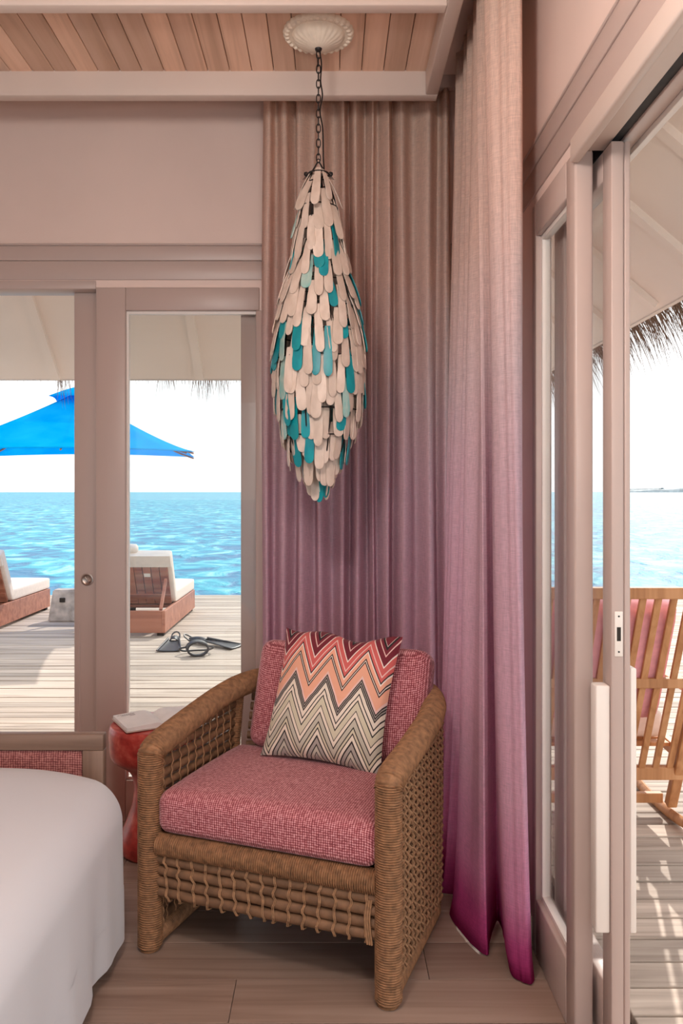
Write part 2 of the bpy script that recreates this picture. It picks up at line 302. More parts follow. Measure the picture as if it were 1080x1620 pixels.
# ------------------------------------------------------------------ geometry helpers
class MB:
    def __init__(s): s.v = []; s.f = []
    def add(s, vs, fs):
        o = len(s.v); s.v += [tuple(p) for p in vs]; s.f += [tuple(i+o for i in f) for f in fs]; return s
    def box(s, x0, x1, y0, y1, z0, z1, mtx=None, bev=0.0):
        if bev > 0:
            bm = bmesh.new(); bmesh.ops.create_cube(bm, size=1)
            for v in bm.verts: v.co = Vector(((x0+x1)/2+v.co.x*(x1-x0), (y0+y1)/2+v.co.y*(y1-y0), (z0+z1)/2+v.co.z*(z1-z0)))
            bmesh.ops.bevel(bm, geom=bm.edges[:], offset=bev, segments=2, affect='EDGES', profile=0.5)
            bm.verts.index_update()
            vs = [v.co.copy() for v in bm.verts]; fs = [[v.index for v in f.verts] for f in bm.faces]; bm.free()
        else:
            vs = [Vector((x, y, z)) for z in (z0, z1) for y in (y0, y1) for x in (x0, x1)]
            fs = [(0, 2, 3, 1), (4, 5, 7, 6), (0, 1, 5, 4), (2, 6, 7, 3), (0, 4, 6, 2), (1, 3, 7, 5)]
        if mtx is not None: vs = [mtx @ v for v in vs]
        return s.add(vs, fs)
    def bar(s, a, b, w, h, up=(0, 0, 1), bev=0.0):
        a = Vector(a); b = Vector(b); d = (b-a); ln = d.length; x = d.normalized(); u = Vector(up)
        y = u.cross(x)
        if y.length < 1e-4: y = Vector((0, 1, 0)).cross(x)
        y.normalize(); z = x.cross(y)
        mt = Matrix((x, y, z)).transposed().to_4x4(); mt.translation = a
        return s.box(0, ln, -w/2, w/2, -h/2, h/2, mt, bev)
    def tube(s, pts, r, segs=8, caps=True, pitch=0, amp=0, step=None, closed=False, squash=None):
        pts = [Vector(p) for p in pts]
        rr = r if callable(r) else (lambda t: r)
        if step:
            cum = [0]
            for i in range(1, len(pts)): cum.append(cum[-1]+(pts[i]-pts[i-1]).length)
            n = max(2, int(cum[-1]/step)); new = []; j = 0
            for k in range(n+1):
                d = cum[-1]*k/n
                while j < len(pts)-2 and cum[j+1] < d: j += 1
                t = (d-cum[j])/max(1e-9, cum[j+1]-cum[j]); new.append(pts[j].lerp(pts[j+1], min(1, t)))
            pts = new
        n = len(pts); tang = []
        for i in range(n):
            if closed: d = pts[(i+1) % n]-pts[i-1]
            else: d = pts[min(n-1, i+1)]-pts[max(0, i-1)]
            tang.append(d.normalized())
        ref = Vector((0, 0, 1)) if abs(tang[0].z) < 0.9 else Vector((1, 0, 0))
        u = tang[0].cross(ref).normalized(); vs = []; dist = 0
        for i in range(n):
            if i: dist += (pts[i]-pts[i-1]).length
            u = (u - tang[i]*u.dot(tang[i])).normalized(); v = tang[i].cross(u)
            t = i/(n-1)
            for k in range(segs):
                a = 2*PI*k/segs; q = rr(t)
                if pitch: q += amp*(abs(math.sin(PI*(dist/pitch + k/segs)))-0.5)
                ca, sa = math.cos(a), math.sin(a)
                vs.append(pts[i]+(u*ca*(squash[0] if squash else 1)+v*sa*(squash[1] if squash else 1))*q)
        fs = []
        for i in range(n if closed else n-1):
            for k in range(segs):
                a = i*segs+k; b2 = i*segs+(k+1) % segs; ni = (i+1) % n
                fs.append((a, b2, ni*segs+(k+1) % segs, ni*segs+k))
        if caps and not closed:
            fs.append(tuple(range(segs))[::-1]); fs.append(tuple((n-1)*segs+k for k in range(segs)))
        return s.add(vs, fs)
    def lathe(s, prof, segs=32, c=(0, 0, 0), rfun=None):
        vs = []; n = len(prof)
        for i, (r, z) in enumerate(prof):
            for k in range(segs):
                a = 2*PI*k/segs; q = r*(rfun(a, i/(n-1)) if rfun else 1)
                vs.append((c[0]+q*math.cos(a), c[1]+q*math.sin(a), c[2]+z))
        fs = [(i*segs+k, i*segs+(k+1) % segs, (i+1)*segs+(k+1) % segs, (i+1)*segs+k) for i in range(n-1) for k in range(segs)]
        fs.append(tuple(range(segs))[::-1]); fs.append(tuple((n-1)*segs+k for k in range(segs)))
        return s.add(vs, fs)
    def grid(s, fn, nu, nv):
        vs = [fn(i/nu, j/nv) for i in range(nu+1) for j in range(nv+1)]
        fs = [(i*(nv+1)+j, (i+1)*(nv+1)+j, (i+1)*(nv+1)+j+1, i*(nv+1)+j+1) for i in range(nu) for j in range(nv)]
        return s.add(vs, fs)
    def mesh(s, name, mat, smooth=False):
        me = bpy.data.meshes.new(name); me.from_pydata(s.v, [], s.f); me.update()
        if mat is not None: me.materials.append(M[mat] if isinstance(mat, str) else mat)
        if smooth:
            me.polygons.foreach_set('use_smooth', [True]*len(me.polygons))
            try: me.set_sharp_from_angle(angle=math.radians(smooth if smooth is not True else 50))
            except Exception: pass
        return me
    def build(s, name, mat, parent=None, smooth=False, loc=None):
        return link(name, s.mesh(name, mat, smooth), parent, loc)
def link(name, me, parent=None, loc=None, rot=None, scale=None):
    o = bpy.data.objects.new(name, me); COL.objects.link(o)
    if parent is not None: o.parent = parent
    if loc is not None: o.location = loc
    if rot is not None: o.rotation_euler = rot
    if scale is not None: o.scale = scale
    return o
def tag(o, label, cat, group=None):
    o['label'] = label; o['category'] = cat
    if group: o['group'] = group
    return o
def struct(o): o['kind'] = 'structure'; return o
def empty(name, loc=(0, 0, 0), rz=0):
    o = bpy.data.objects.new(name, None); COL.objects.link(o); o.location = loc; o.rotation_euler = (0, 0, rz); o.empty_display_size = 0.1
    return o
def catmull(pts, n=8):
    P = [Vector(p) for p in pts]; P = [2*P[0]-P[1]]+P+[2*P[-1]-P[-2]]; out = []
    for i in range(1, len(P)-2):
        for k in range(n):
            t = k/n; a, b, c, d = P[i-1], P[i], P[i+1], P[i+2]
            out.append(0.5*((2*b)+(c-a)*t+(2*a-5*b+4*c-d)*t*t+(3*b-a-3*c+d)*t**3))
    out.append(P[-2]); return out
def rbox(sx, sy, sz, r, n=10, puff=0.0, fn=None):
    """rounded box centred on the origin, full sizes, with an optional crowned top"""
    bm = bmesh.new(); bmesh.ops.create_cube(bm, size=2)
    bmesh.ops.subdivide_edges(bm, edges=bm.edges[:], cuts=n, use_grid_fill=True)
    hx, hy, hz = sx/2, sy/2, sz/2
    for v in bm.verts:
        c = [math.copysign(1-(1-abs(q))**1.7, q) for q in v.co]
        p = Vector((c[0]*hx, c[1]*hy, c[2]*hz)); rr = min(r, hx, hy, hz)
        inn = Vector((max(-hx+rr, min(hx-rr, p.x)), max(-hy+rr, min(hy-rr, p.y)), max(-hz+rr, min(hz-rr, p.z))))
        d = p-inn
        if d.length > 1e-6:
            mxd = max(abs(d.x), abs(d.y), abs(d.z)); p = inn+d.normalized()*mxd
        u = (1-(p.x/hx)**2)*(1-(p.y/hy)**2)
        if p.z > 0: p.z += puff*max(0, u)**0.6*(p.z/hz)
        if fn: p = fn(p)
        v.co = p
    bm.verts.index_update()
    mb = MB(); mb.add([v.co.copy() for v in bm.verts], [[v.index for v in f.verts] for f in bm.faces]); bm.free(); return mb

# ------------------------------------------------------------------ setting: floor, walls, ceiling
ZG0, ZG1 = 0.165, 2.062       # glass of the fixed panes
XR, YB = 0.592, 3.32          # inner faces of right and back wall
XL, YF = -3.2, -1.7
fl = struct(MB().box(XL-0.1, XR+0.04, YF-0.1, YB+0.04, -0.12, -0.0125).build('floor', 'dark'))
pw = 0.183; y = 2.425-0.183*25; row = 0
plank_cache = {}
def plank_mesh(name, lx, ly, lz, mat, bev):
    k = (name, round(lx, 3), round(ly, 3))
    if k not in plank_cache: plank_cache[k] = MB().box(-lx/2, lx/2, -ly/2, ly/2, -lz/2, lz/2, None, bev).mesh(name, mat)
    return plank_cache[k]
while y < YB+0.04:
    y0 = max(y, YF-0.1); y1 = min(y+pw, YB+0.04)
    if y1-y0 > 0.01:
        cuts = [XL-0.1]
        x = XL-0.1+0.5+R.random()*1.2
        if abs(y-2.06) < 0.05: cuts.append(-0.255)
        elif abs(y-2.88) < 0.12: cuts.append(-0.735)
        else:
            while x < XR-0.3: cuts.append(x); x += 1.7+R.random()*0.5
        cuts.append(XR+0.04)
        for a, b in zip(cuts, cuts[1:]):
            link('plank', plank_mesh('plank', b-a-0.0014, y1-y0-0.0014, 0.012, 'floorplank', 0.0012), fl, ((a+b)/2, (y0+y1)/2, -0.006))
    y += pw; row += 1

# back wall: solid right of the fixed pane, band above the openings
wb = MB()
wb.box(-0.29, XR+0.04, YB, YB+0.04, 0, 3.35)
wb.box(XL-0.1, -0.29, YB, YB+0.04, 2.155, 3.35)
wb.box(XL-0.1, -2.25, YB, YB+0.04, 0, 2.155)
struct(wb.build('wall_back', 'wall'))
wr = MB()
wr.box(XR, XR+0.04, 2.39, 2.55, 0, 2.95); wr.box(XR, XR+0.04, 3.16, YB, 0, 2.95); wr.box(XR, XR+0.04, 2.55, 3.16, 0, ZG0); wr.box(XR, XR+0.04, 2.55, 3.16, ZG1, 2.95)
wr.box(XR, XR+0.04, YF-0.1, 2.39, 2.155, 2.95)
wr.box(XR, XR+0.04, YF-0.1, -0.6, 0, 2.155)
struct(wr.build('wall_right', 'wall'))
struct(MB().box(XL-0.1, XL, YF-0.1, YB, 0, 2.95).build('wall_left', 'wall'))
wf = MB()
wf.box(XL, XR, YF-0.1, YF, 2.25, 2.95); wf.box(XL, -2.7, YF-0.1, YF, 0, 2.25); wf.box(0.25, XR, YF-0.1, YF, 0, 2.25)
struct(wf.build('wall_rear', 'wall'))
# mouldings over the openings
def moulding(name, horizontal):
    t = MB()
    prof = [(2.185, 2.262, 0.005), (2.262, 2.322, 0.009), (2.322, 2.330, 0.012)]
    for z0, z1, d in prof:
        if horizontal: t.box(XL, XR, YB-d, YB+0.002, z0, z1, None, 0.003)
        else: t.box(XR-d, XR+0.002, YF, YB-0.026, z0, z1, None, 0.003)
    return struct(t.build(name, 'frame', smooth=True))
moulding('trim_1', True); moulding('trim_2', False)

# ceiling: slab, boards running away from the camera, painted frame
ZC, ZB = 2.836, 2.75
ce = struct(MB().box(XL-0.1, XR+0.04, YF-0.1, YB+0.04, 2.95, 3.05).build('ceiling', 'wall'))
MB().box(XL, 0.36, YF, 2.96, ZC+0.014, ZC+0.03).build('backing', 'ceilback', ce)
bwid = 0.0785; x = 0.348
while x > XL:
    x0 = max(x-bwid, XL)
    link('plank', plank_mesh('ceiling_plank', bwid-0.0022, 2.95-YF, 0.014, 'ceilplank', 0.003), ce, (x-bwid/2, (2.95+YF)/2, ZC+0.007))
    x -= bwid
tb = struct(MB().box(XL, 0.386, 2.942, 2.99, ZB, 2.95, None, 0.004).build('trim_3', 'beam', smooth=True))
struct(MB().box(0.342, 0.386, YF, 2.942, ZB, 2.95, None, 0.004).build('trim_4', 'beam', smooth=True))
k = 0; yb = 2.397
while yb > YF:
    struct(MB().box(XL, 0.342, yb, yb+0.045, ZB, ZC+0.004, None, 0.004).build('trim_%d' % (5+k), 'beam', smooth=True)); k += 1; yb -= 0.545
# curtain rails in the pocket behind the frame
cr = MB().box(-0.45, 0.50, 3.19, 3.22, 2.90, 2.949).build('curtain_track', 'frame'); tag(cr, 'pale curtain track fixed along the ceiling pocket over the back wall', 'curtain track')
cr2 = MB().box(0.478, 0.505, 2.18, 3.10, 2.90, 2.949).build('curtain_track', 'frame'); tag(cr2, 'pale curtain track fixed along the ceiling pocket over the right wall', 'curtain track')

# ------------------------------------------------------------------ back wall joinery
ZG0, ZG1 = 0.165, 2.062
w1 = struct(empty('window_1', (0, 0, 0)))
def fr(mb, name, parent, mat='frame'): return mb.build(name, mat, parent, smooth=True)
fr(MB().box(-0.945, -0.825, YB-0.006, YB+0.045, 0, 2.155, None, 0.004), 'window_stile', w1)
fr(MB().box(-0.825, -0.285, YB-0.006, YB+0.045, ZG1, 2.155, None, 0.004), 'window_rail', w1)
fr(MB().box(-0.825, -0.285, YB-0.006, YB+0.045, 0, ZG0, None, 0.004), 'window_rail', w1)
fr(MB().box(-0.30, -0.255, YB-0.007, YB+0.045, ZG0, ZG1, None, 0.004), 'window_stile', w1)
bd = MB()
bd.box(-0.825, -0.816, YB+0.012, YB+0.032, ZG0, ZG1); bd.box(-0.816, -0.30, YB+0.012, YB+0.032, ZG1-0.012, ZG1); bd.box(-0.816, -0.30, YB+0.012, YB+0.032, ZG0, ZG0+0.010)
fr(bd, 'glazing_bead', w1, 'white')
MB().box(-0.8255, -0.2995, YB+0.020, YB+0.024, ZG0-0.002, ZG1+0.002).build('window_pane', 'glass', w1)
d1 = struct(empty('door_1', (0, 0, 0)))
def sdoor_back(x0, x1, y0, y1):
    fr(MB().box(x0, x0+0.10, y0, y1, 0.015, 2.150, None, 0.004), 'door_stile', d1)
    fr(MB().box(x1-0.095, x1, y0, y1, 0.015, 2.150, None, 0.004), 'door_stile', d1)
    fr(MB().box(x0+0.10, x1-0.095, y0, y1, 2.075, 2.150, None, 0.004), 'door_rail', d1)
    fr(MB().box(x0+0.10, x1-0.095, y0, y1, 0.015, 0.16, None, 0.004), 'door_rail', d1)
    MB().box(x0+0.098, x1-0.093, (y0+y1)/2-0.003, (y0+y1)/2+0.003, 0.158, 2.077).build('door_pane', 'glass', d1)
sdoor_back(-1.052, -0.272, 3.378, 3.42)
kx, kz = (137-CX)/F*3.37, H-(917-CY)/F*3.37
kn = MB().lathe([(0.024, 0.0), (0.0255, 0.002), (0.0255, 0.004), (0.021, 0.005), (0.019, 0.0025), (0.006, 0.002)], 28)
ko = kn.build('flush_lock', 'steel', d1, True, (kx, 3.378, kz)); ko.rotation_euler = (PI/2, 0, 0)
tp = MB().box(-0.0035, 0.0035, -0.014, 0.014, 0.0026, 0.010, None, 0.002).build('thumb_turn', 'steel', ko, True); tp.rotation_euler = (0, 0, 0.5)
# shallow pull recess strip under the lock, on the leading stile
MB().tube([(-1.030, 3.379, 0.80), (-1.030, 3.379, 0.06)], 0.004, 8).build('pull_strip', 'frame', d1, True)
st = MB().box(-2.25, -1.055, 3.30, 3.43, -0.002, 0.012, None, 0.003); struct(st.build('trim_20', 'frame', smooth=True))
# head above the open doorway
struct(MB().box(-2.25, -0.945, YB-0.004, YB+0.11, 2.148, 2.182, None, 0.003).build('trim_21', 'frame', smooth=True))
struct(MB().box(-2.25, 0.60, 3.362, 3.43, 2.183, 2.30).build('trim_22', 'frame'))

# ------------------------------------------------------------------ right wall joinery
w2 = struct(empty('window_2', (0, 0, 0)))
fr(MB().box(XR-0.004, XR+0.042, 1.978, 2.052, 0, 2.155, None, 0.007), 'window_stile', w2)
fr(MB().box(XR-0.004, XR+0.042, 2.352, 2.392, 0, 2.155, None, 0.004), 'window_stile', w2)
fr(MB().box(XR-0.004, XR+0.042, 2.052, 2.352, ZG1, 2.155, None, 0.004), 'window_rail', w2)
fr(MB().box(XR-0.004, XR+0.042, 2.052, 2.352, 0, ZG0, None, 0.004), 'window_rail', w2)
bd = MB()
bd.box(XR+0.012, XR+0.034, 2.340, 2.3525, ZG0, ZG1); bd.box(XR+0.012, XR+0.034, 2.052, 2.340, ZG1-0.013, ZG1); bd.box(XR+0.012, XR+0.034, 2.052, 2.340, ZG0, ZG0+0.012)
fr(bd, 'glazing_bead', w2, 'white')
MB().box(XR+0.021, XR+0.025, 2.051, 2.3535, ZG0-0.002, ZG1+0.002).build('window_pane', 'glass', w2)
w3 = struct(empty('added_window', (0, 0, 0)))  # unseen pane, added so daylight glows through the right curtain
bd = MB()
bd.box(XR+0.004, XR+0.034, 2.548, 2.565, ZG0, ZG1); bd.box(XR+0.004, XR+0.034, 3.145, 3.162, ZG0, ZG1); bd.box(XR+0.004, XR+0.034, 2.565, 3.145, ZG1-0.015, ZG1+0.002); bd.box(XR+0.004, XR+0.034, 2.565, 3.145, ZG0-0.002, ZG0+0.015)
fr(bd, 'glazing_bead', w3, 'white')
MB().box(XR+0.018, XR+0.022, 2.563, 3.147, ZG0+0.013, ZG1-0.013).build('window_pane', 'glass', w3)
d2 = struct(empty('door_2', (0, 0, 0)))
dx0, dx1, dy0, dy1 = 0.650, 0.695, 1.900, 2.385
sl = MB(); sl.box(dx0, dx0+0.0285, dy0, dy0+0.062, 0.02, 2.142, None, 0.003); sl.box(dx0+0.031, dx1, dy0+0.002, dy0+0.062, 0.02, 2.142, None, 0.003); sl.box(dx0+0.01, dx1-0.01, dy0+0.006, dy0+0.06, 0.022, 2.14)
fr(sl, 'door_stile', d2)
fr(MB().box(dx0, dx1, dy1-0.095, dy1, 0.02, 2.142, None, 0.004), 'door_stile', d2)
fr(MB().box(dx0, dx1, dy0+0.062, dy1-0.095, 2.07, 2.142, None, 0.004), 'door_rail', d2)
fr(MB().box(dx0, dx1, dy0+0.062, dy1-0.095, 0.02, 0.165, None, 0.004), 'door_rail', d2)
MB().box(0.670, 0.676, dy0+0.060, dy1-0.093, 0.163, 2.072).build('door_pane', 'glass', d2)
hz0, hz1 = 0.305, 0.880
fr(MB().box(dx0-0.034, dx0-0.0005, dy0+0.006, dy0+0.046, hz0, hz1, None, 0.004), 'pull_handle', d2, 'white')
fr(MB().box(dx1+0.0005, dx1+0.016, dy0+0.006, dy0+0.046, hz0, hz1+0.04, None, 0.003), 'pull_handle', d2, 'white')
# strike plate let into the leading edge of the door
zp = H-(1003-CY)/F*dy0
pl = MB().box(-0.0095, 0.0095, -0.0015, 0.0015, -0.052, 0.052, None, 0.0014).build('strike_plate', 'white', d2, True, (0.6665, dy0-0.0008, zp))
MB().box(-0.0045, 0.0045, -0.0022, -0.0010, -0.016, 0.016).build('latch_hole', 'dark', pl)
for dz in (-0.041, 0.041):
    MB().lathe([(0.0022, 0), (0.0022, 0.001)], 10).build('screw', 'black', pl, True, (0, -0.0012, dz)).rotation_euler = (PI/2, 0, 0)
# jamb casing and head of the opening with the black sliding track
struct(MB().box(XR-0.016, XR+0.008, YF, 1.978, 2.120, 2.178, None, 0.006).build('trim_23', 'beam', smooth=True))
struct(MB().box(XR+0.008, XR+0.067, YF, 1.978, 2.150, 2.20, None, 0.003).build('trim_24', 'beam', smooth=True))
struct(MB().box(XR+0.068, XR+0.091, YF, 2.60, 2.156, 2.195).build('trim_25', 'track'))
struct(MB().box(XR+0.0915, XR+0.128, YF, 2.60, 2.150, 2.30, None, 0.003).build('trim_26', 'frame', smooth=True))
struct(MB().box(XR+0.1285, XR+0.145, YF, 2.60, 2.138, 2.30, None, 0.002).build('trim_27', 'white', smooth=True))
struct(MB().box(XR+0.0405, XR+0.15, YF, 1.978, -0.004, 0.012, None, 0.003).build('trim_28', 'frame', smooth=True))
struct(MB().box(XR-0.012, XR-0.0005, 2.40, YB-0.01, 0, 0.09, None, 0.003).build('baseboard_right', 'frame', smooth=True))

# ------------------------------------------------------------------ veranda roof
YE, XE, ZE, PT = 5.0, 1.23, 2.015, 0.86
so = struct(empty('roof_soffit', (0, 0, 0)))
def slab(pts, th, name, mat):
    n = len(pts); top = [(p[0], p[1], p[2]+th) for p in pts]
    fs = [tuple(range(n)), tuple(range(n, 2*n))[::-1]]+[(i, i+n, (i+1) % n+n, (i+1) % n) for i in range(n)]
    return MB().add(list(pts)+top, fs).build(name, mat, so)
yi = YB+0.05
top_b = ZE+(YE-yi)*PT; xh = XE-(YE-yi)
slab([(-7, YE, ZE), (XE, YE, ZE), (xh, yi, top_b), (-7, yi, top_b)], 0.09, 'soffit_panel', 'soffit')
xw = XR+0.055; zs = ZE+(XE-xw)*PT
slab([(XE, YE, ZE), (XE, -4, ZE), (xw, -4, zs), (xw, yi, zs), (xh, yi, top_b)], 0.09, 'soffit_panel', 'soffit')
for i in range(8):
    xx = -0.79-0.87*i
    MB().bar((xx, YE-0.02, ZE+0.02*PT-0.012), (xx, yi+0.02, top_b-0.012-0.02*PT), 0.05, 0.035).build('rafter', 'soffit', so)
for i in range(12):
    yy = 3.06+0.435*(2-i)
    x2 = xw if yy < yi else max(xw, XE-(YE-yy))
    MB().bar((XE-0.02, yy, ZE+0.02*PT-0.010), (x2+0.02, yy, ZE+(XE-x2-0.02)*PT-0.010), 0.045, 0.03).build('rafter', 'soffit', so)
MB().bar((XE-0.03, YE-0.03, ZE+0.03*PT-0.01), (xw, YE-(XE-xw), zs-0.01), 0.05, 0.035).build('hip_rafter', 'soffit', so)
MB().box(-7, XE, YE, YE+0.02, ZE-0.006, ZE+0.10).build('fascia', 'white', so)
MB().box(XE, XE+0.02, -4, YE, ZE-0.006, ZE+0.10).build('fascia', 'white', so)
th = MB()
def strand(p, d, ln, wd, droop):
    p = Vector(p); d = Vector(d).normalized(); pts = [p]
    for q in range(3):
        d2_ = (d+Vector((0, 0, -droop*(q+1)))).normalized(); pts.append(pts[-1]+d2_*ln/3)
    side = Vector((R.uniform(-1, 1), R.uniform(-1, 1), R.uniform(-0.3, 0.3))).normalized()*wd
    vs = []
    for q, a in enumerate(pts): vs += [a-side*(1-q/3.4), a+side*(1-q/3.4)]
    th.add(vs, [(2*q, 2*q+1, 2*q+3, 2*q+2) for q in range(3)])
xx = -5.0
clumps = [(-1.02, 1.0, 0.05), (-0.78, 1.35, 0.07), (-0.66, 1.0, 0.05), (-1.64, 1.2, 0.05), (-2.2, 0.8, 0.1), (-1.45, 0.5, 0.06)]
while xx < XE:
    amp = 0.22+sum(a*math.exp(-((xx-c)/s_)**2) for c, a, s_ in clumps)
    for q in range(1+(R.random() < amp)):
        strand((xx+R.uniform(-.01, .01), YE+0.02+R.random()*0.05, ZE+0.02), (R.uniform(-.35, .35), R.uniform(-0.1, .5), -1), (0.035+0.12*amp*R.random()), R.uniform(0.0012, 0.0028), 0.3)
    xx += 0.008/(0.4+amp)
yy = -0.5
while yy < YE:
    for q in range(3):
        strand((XE+0.02+R.random()*0.06, yy+R.uniform(-.02, .02), ZE+0.05-R.random()*0.03), (R.uniform(0.3, 1.2), R.uniform(-.3, .4), -0.85), 0.07+0.20*R.random()**1.5, R.uniform(0.0012, 0.0030), 0.35)
    yy += 0.0055
o = th.build('thatch_fringe', 'thatch', so); o['kind'] = 'stuff'

# ------------------------------------------------------------------ deck, sea, island
dk = struct(MB().box(-7, 5, 3.37, 10.66, -0.16, -0.055).box(XR+0.05, 5, -4, 3.37, -0.16, -0.055).build('deck', 'underdeck'))
y = 10.66; i = 0
while y > -4:
    y0 = y-0.1205; ww = 0.1125
    xa = -7.0 if y0 > 3.44 else XR+0.155
    if y0 < 3.44 < y: y0 = 3.44
    cut = [xa]
    if xa < -1: cut.append((-4.6, -3.4, -0.15, -3.9)[i % 4] + R.uniform(-.1, .1))
    cut.append(5.0)
    for a, b in zip(cut, cut[1:]):
        link('plank', plank_mesh('deck_plank', round(b-a-0.004, 1)-0.004, ww, 0.032, 'deck', 0.004), dk, ((a+b)/2, y-0.0602, -0.026+R.uniform(-.002, .002)))
    y -= 0.1205; i += 1
sea = struct(MB().add([(-6000, -300, -1.7), (6000, -300, -1.7), (6000, 8000, -1.7), (-6000, 8000, -1.7)], [(0, 1, 2, 3)]).build('sea', 'sea'))
isl = MB()
def islf(u, v):
    a = 2*PI*v; hh = [0, 0.55, 0.85, 1.0][int(round(u*3))]; rr_ = [1, 0.97, 0.85, 0.3][int(round(u*3))]
    return (1780+330*rr_*math.cos(a), 4200+90*rr_*math.sin(a), -2+hh*(17+5*math.sin(3*a)+3*math.sin(11*a)))
isl.grid(islf, 3, 60)
struct(isl.build('island', 'island', smooth=True))

# ================================================================== OBJECTS
# ------------------------------------------------------------------ armchair
CH = (-0.186, 2.262, 0); CHA = -math.atan2(0.36, 0.933)
ch = empty('woven_armchair', CH, CHA)
tag(ch, 'wide woven rope armchair with pink seat cushion beside the curtains', 'armchair')
HW = 0.362
# continuous top rail: arms and back
arm = [(-HW, 0.0, 0.555), (-HW, 0.012, 0.572), (-HW, 0.05, 0.585), (-HW-0.004, 0.15, 0.598), (-HW-0.006, 0.28, 0.615), (-HW-0.004, 0.42, 0.633), (-HW+0.015, 0.54, 0.649), (-HW+0.07, 0.635, 0.660), (-HW+0.17, 0.685, 0.667), (0, 0.70, 0.67)]
arm = arm+[(-p[0], p[1], p[2]) for p in arm[-2::-1]]
armp = catmull(arm, 8)
MB().tube(armp, 0.037, 16, True, 0.0066, 0.0062, 0.0016).build('arm_rail', 'rope', ch, True)
for s in (-1, 1):
    MB().tube([(s*HW, 0, 0.002), (s*HW, 0, 0.012), (s*HW, 0, 0.30), (s*HW, 0, 0.575)], lambda t: 0.034 if t > 0.02 else 0.027, 16, True, 0.0066, 0.0062, 0.0016).build('front_post', 'rope', ch, True)
    MB().tube([(s*HW, 0.02, 0.028), (s*HW, 0.47, 0.028)], 0.026, 14, True, 0.0065, 0.004, 0.0017).build('bottom_rail', 'rope', ch, True)
    MB().tube(catmull([(s*HW, 0.462, 0.02), (s*HW, 0.492, 0.05), (s*HW, 0.50, 0.20), (s*HW, 0.515, 0.42), (s*(HW-0.006), 0.54, 0.64)], 6), 0.022, 12, True, 0.0065, 0.004, 0.0018).build('rear_post', 'rope', ch, True)
MB().tube([(-HW+0.03, 0.002, 0.312), (HW-0.03, 0.002, 0.312)], 0.031, 14, True, 0.0066, 0.0062, 0.0016).build('front_rail', 'rope', ch, True)
# bamboo reeds of the apron
for i in range(4):
    z = 0.268-i*0.0315
    pts = [(-HW+0.028+t*(2*HW-0.056)/10, 0.002+R.uniform(-.002, .002), z+R.uniform(-.002, .002)) for t in range(11)]
    MB().tube(pts, 0.0155, 10).build('reed', 'reed', ch, True)
for i in range(15):
    x = -HW+0.055+i*(2*HW-0.11)/14; sl_ = R.uniform(0.004, 0.012)*(1 if i > 7 else -1)
    pts = []
    for q in range(17):
        t = q/16; z = 0.305-t*0.15
        ph = ((0.2835-z)/0.0315) % 1.0
        yo = -0.0155-0.004*math.cos(2*PI*((0.268-z)/0.0315))
        pts.append((x-sl_*t+0.003*math.sin(q*1.3+i), yo, z))
    pts.append((x-sl_, 0.004, 0.152))
    m = MB(); m.tube(pts, 0.0019, 5); m.tube([(p[0]+0.0038, p[1]+0.001, p[2]) for p in pts], 0.0019, 5)
    m.build('cord_tie', 'cord', ch, True)
m = MB()
for q in (0, 0.006, 0.012):
    m.tube(catmull([(HW-0.042-q, -0.014, 0.27), (HW-0.046-q, -0.020, 0.22), (HW-0.04-q, -0.018, 0.155)], 6), 0.003, 6)
m.build('cord_tie', 'cord', ch, True)
# side panels: horizontal reeds, inner cords, outer knotted net
def arm_z(y):
    best = None
    for p, q in zip(arm[:9], arm[1:9]):
        if p[1] <= y <= q[1]: return p[2]+(q[2]-p[2])*(y-p[1])/(q[1]-p[1])
    return 0.60
for s in (-1, 1):
    for i in range(17):
        z = 0.068+i*0.0325
        yend = 0.495+max(0, z-0.2)*0.09
        y0 = 0.03
        if z > 0.555: y0 = 0.05+(z-0.555)*5.2
        if y0 > yend-0.06: continue
        pts = [(s*HW+R.uniform(-.002, .002), y0+(yend-y0)*t/6, z+R.uniform(-.0025, .0025)) for t in range(7)]
        MB().tube(pts, 0.0142, 8).build('reed', 'reed', ch, True)
    for i in range(10):
        y = 0.055+i*0.046; m = MB(); top = arm_z(y)-0.02; pts = []
        for q in range(40):
            z = 0.06+(top-0.06)*q/39
            pts.append((s*(HW-0.0150-0.003*math.cos(2*PI*(z-0.068)/0.0325)), y+0.004*math.sin(q*0.9+i)+0.03*(0.5-q/39)*0.6, z))
        m.tube(pts, 0.0021, 5)
        m.build('inner_cord', 'cord', ch, True)
    # outer net: rows of small teardrop loops drawn down over the reeds
    net = MB(); cols = 11
    for i in range(cols):
        for j in range(23):
            z = 0.055+j*0.0245+(i % 2)*0.004; y = 0.055+i*0.0425+z*0.02
            if z > arm_z(min(y, 0.5))-0.035 or y > 0.485+z*0.07: continue
            xo = s*(HW+0.0155); jx = R.uniform(-.002, .002)
            for sg, wd in ((-1, 0.0032), (1, 0.0036)):
                a = (xo-s*0.003, y+sg*0.019+jx, z+0.021); b_ = (xo+s*0.0085, y+sg*0.0135+jx, z+0.006+R.uniform(-.002, .002)); c_ = (xo+s*0.004, y+jx, z-0.008)
                net.tube([a, b_, c_], lambda t, wd=wd: wd*(0.75 if t in (0, 1) else 1.25), 5, True)
    o = net.build('knotted_net', 'cord', ch, True); o['kind'] = 'stuff'
